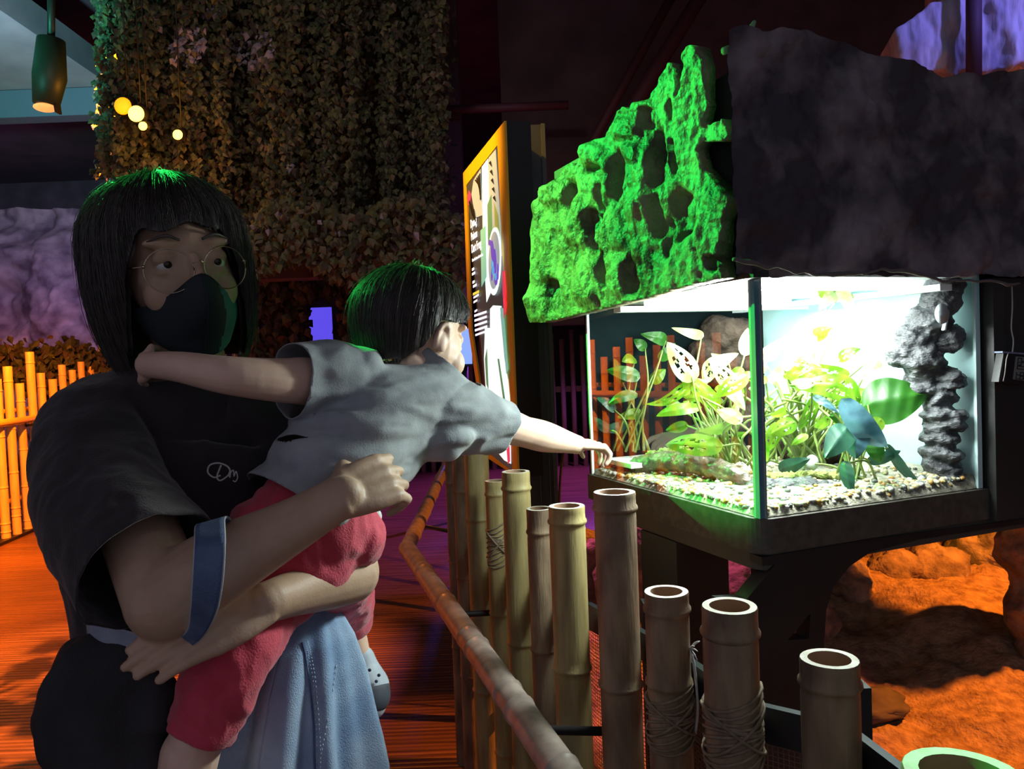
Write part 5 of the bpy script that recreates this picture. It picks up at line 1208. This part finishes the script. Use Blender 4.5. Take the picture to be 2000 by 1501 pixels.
# shirt
b = B()
b.tube([P(862, 700, 1.275), P(835, 745, 1.262), P(785, 800, 1.235), P(725, 845, 1.20), P(665, 905, 1.165), P(610, 965, 1.14), P(560, 1030, 1.12)], [(.050, .048), (.058, .055), (.092, .07), (.105, .083), (.102, .085), (.098, .084), (.095, .08)], 24, sub=4, ref=(.62, .3, .72))
b.tube([P(720, 790, 1.2), P(650, 750, 1.15), P(600, 748, 1.12), P(545, 745, 1.08)], [.055, .054, .047, .043], 20, sub=4)
b.tube([P(800, 790, 1.24), P(890, 812, 1.29), P(950, 828, 1.33), P(1010, 842, 1.39)], [.062, .058, .046, .043], 20, sub=4)
b.ell(P(690, 735, 1.17), (.05, .04, .035)); b.ell(P(850, 850, 1.25), (.06, .05, .035)); b.ell(P(620, 820, 1.15), (.035, .05, .05))
shirtdisp = lambda p, n: fold(p, 13, 4, (.5, .5, 1.6), .011) + fold(p, 30, 9, (.4, .4, 1.5), .003)
o = organic('t_shirt', b, GREYTEE, ch, voxel=.0045, smooth=8, disp=shirtdisp,
            cuts=[(P(572, 747, 1.10), P(545, 745, 1.08) - P(620, 750, 1.13), .085), (P(968, 832, 1.35), P(1010, 842, 1.39) - P(950, 828, 1.33), .085), (P(582, 995, 1.13), P(575, 1012, 1.12) - P(650, 915, 1.16), .17), (P(860, 708, 1.272), P(880, 670, 1.275) - P(830, 740, 1.26), .075)], solid=.0016)
# shorts with both legs
b = B()
b.tube([P(620, 985, 1.14), P(605, 1045, 1.12), P(598, 1085, 1.11)], [(.086, .078), (.090, .082), (.080, .075)], 20, sub=3, ref=(1, .3, .25), ball=True)
b.ell(P(680, 1050, 1.14), (.055, .055, .048)); b.ell(P(520, 1035, 1.10), (.055, .05, .045))
b.tube([P(575, 1095, 1.10), P(500, 1180, 1.06), P(448, 1290, 1.0), P(396, 1420, .985), P(378, 1475, .985)], [.070, .060, .050, .042, .041], 20, sub=4)
b.tube([P(640, 1100, 1.15), P(668, 1155, 1.27), P(682, 1212, 1.36), P(690, 1260, 1.37)], [.062, .050, .040, .034], 18, sub=4)
organic('shorts', b, REDC, ch, voxel=.0045, smooth=5, disp=lambda p, n: fold(p, 24, 2, (1, 1, .8), .006),
        cuts=[(P(386, 1428, .985), P(376, 1460, .985) - P(405, 1390, .99), .085), (P(683, 1216, 1.36), P(690, 1245, 1.37) - P(680, 1190, 1.33), .07)], solid=.0014)
obj('diaper_edge', B().ell(P(728, 1008, 1.16), (.014, .012, .014)), mat('diaper_white', (.7, .74, .76), .8), ch)
# socks-shoes
def shoe(a, tipv, up, s, parent):
    a = Vector(a); d = Vector(tipv).normalized(); u = Vector(up).normalized()
    b = B().tube([a - d * .018 * s + u * .02 * s, a + d * .01 * s, a + d * .055 * s - u * .004 * s, a + d * .09 * s - u * .010 * s], [(.026 * s, .026 * s), (.028 * s, .030 * s), (.031 * s, .024 * s), (.022 * s, .016 * s)], 18, sub=4, ref=d.cross(u), ball=True)
    o = organic('shoe', b, mat('shoe_pale', (.55, .62, .68), .7, c2=(.62, .68, .74), nscale=30), parent, voxel=.003, smooth=3)
    b = B().tube([a - d * .03 * s - u * .022 * s, a + d * .03 * s - u * .029 * s, a + d * .100 * s - u * .025 * s], [(.026 * s, .006 * s), (.032 * s, .006 * s), (.022 * s, .006 * s)], 18, sub=4, ref=d.cross(u))
    obj('sole', b, mat('shoe_sole', (.10, .12, .15), .6), o)
    obj('sole_rim', B().tube([a - d * .03 * s - u * .030 * s, a + d * .03 * s - u * .037 * s, a + d * .095 * s - u * .033 * s], [(.024 * s, .004 * s), (.030 * s, .004 * s), (.02 * s, .004 * s)], 18, sub=4, ref=d.cross(u)), mat('sole_white', (.6, .65, .68), .6), o)
    b = B()
    for k in range(5): b.ell(a + d * (.01 + .015 * k) * s + u * .022 * s * (1 - k * .16) + d.cross(u) * .02 * s * (k % 2 * 2 - 1), .003 * s)
    obj('lace_dots', b, mat('dot_navy', (.02, .04, .09), .7), o)
b = B().tube([P(708, 1285, 1.38), P(714, 1305, 1.38), P(726, 1335, 1.37), P(730, 1352, 1.365)], [.022, (.025, .024), (.031, .027), (.030, .026)], 18, sub=4, ball=True)
o = organic('shoe', b, mat('shoe_pale', (.42, .50, .58), .7, c2=(.52, .6, .68), nscale=30), ch, voxel=.0025, smooth=3)
obj('dark_band', B().tube([P(728, 1342, 1.366), P(731, 1362, 1.36), P(729, 1375, 1.36)], [(.0315, .027), (.030, .026), (.026, .023)], 20, sub=3), mat('band_dark', (.06, .07, .09), .7), o)
obj('toe_cap', B().tube([P(730, 1370, 1.36), P(727, 1386, 1.36), P(720, 1400, 1.36)], [(.026, .023), (.021, .02), (.008, .008)], 20, sub=4), mat('toe_white', (.6, .65, .68), .6), o)
b = B()
for (x_, y_) in ((722, 1308), (735, 1330), (712, 1340), (716, 1324), (740, 1318)): b.ell(P(x_, y_, 1.345), (.003, .002, .003))
obj('print_dots', b, mat('dot_navy', (.02, .04, .09), .7), o)
shoe(P(330, 1735, 1.0), Vector((-.5, -.6, -.5)), Vector((-.3, -.3, .9)), 1.0, ch)
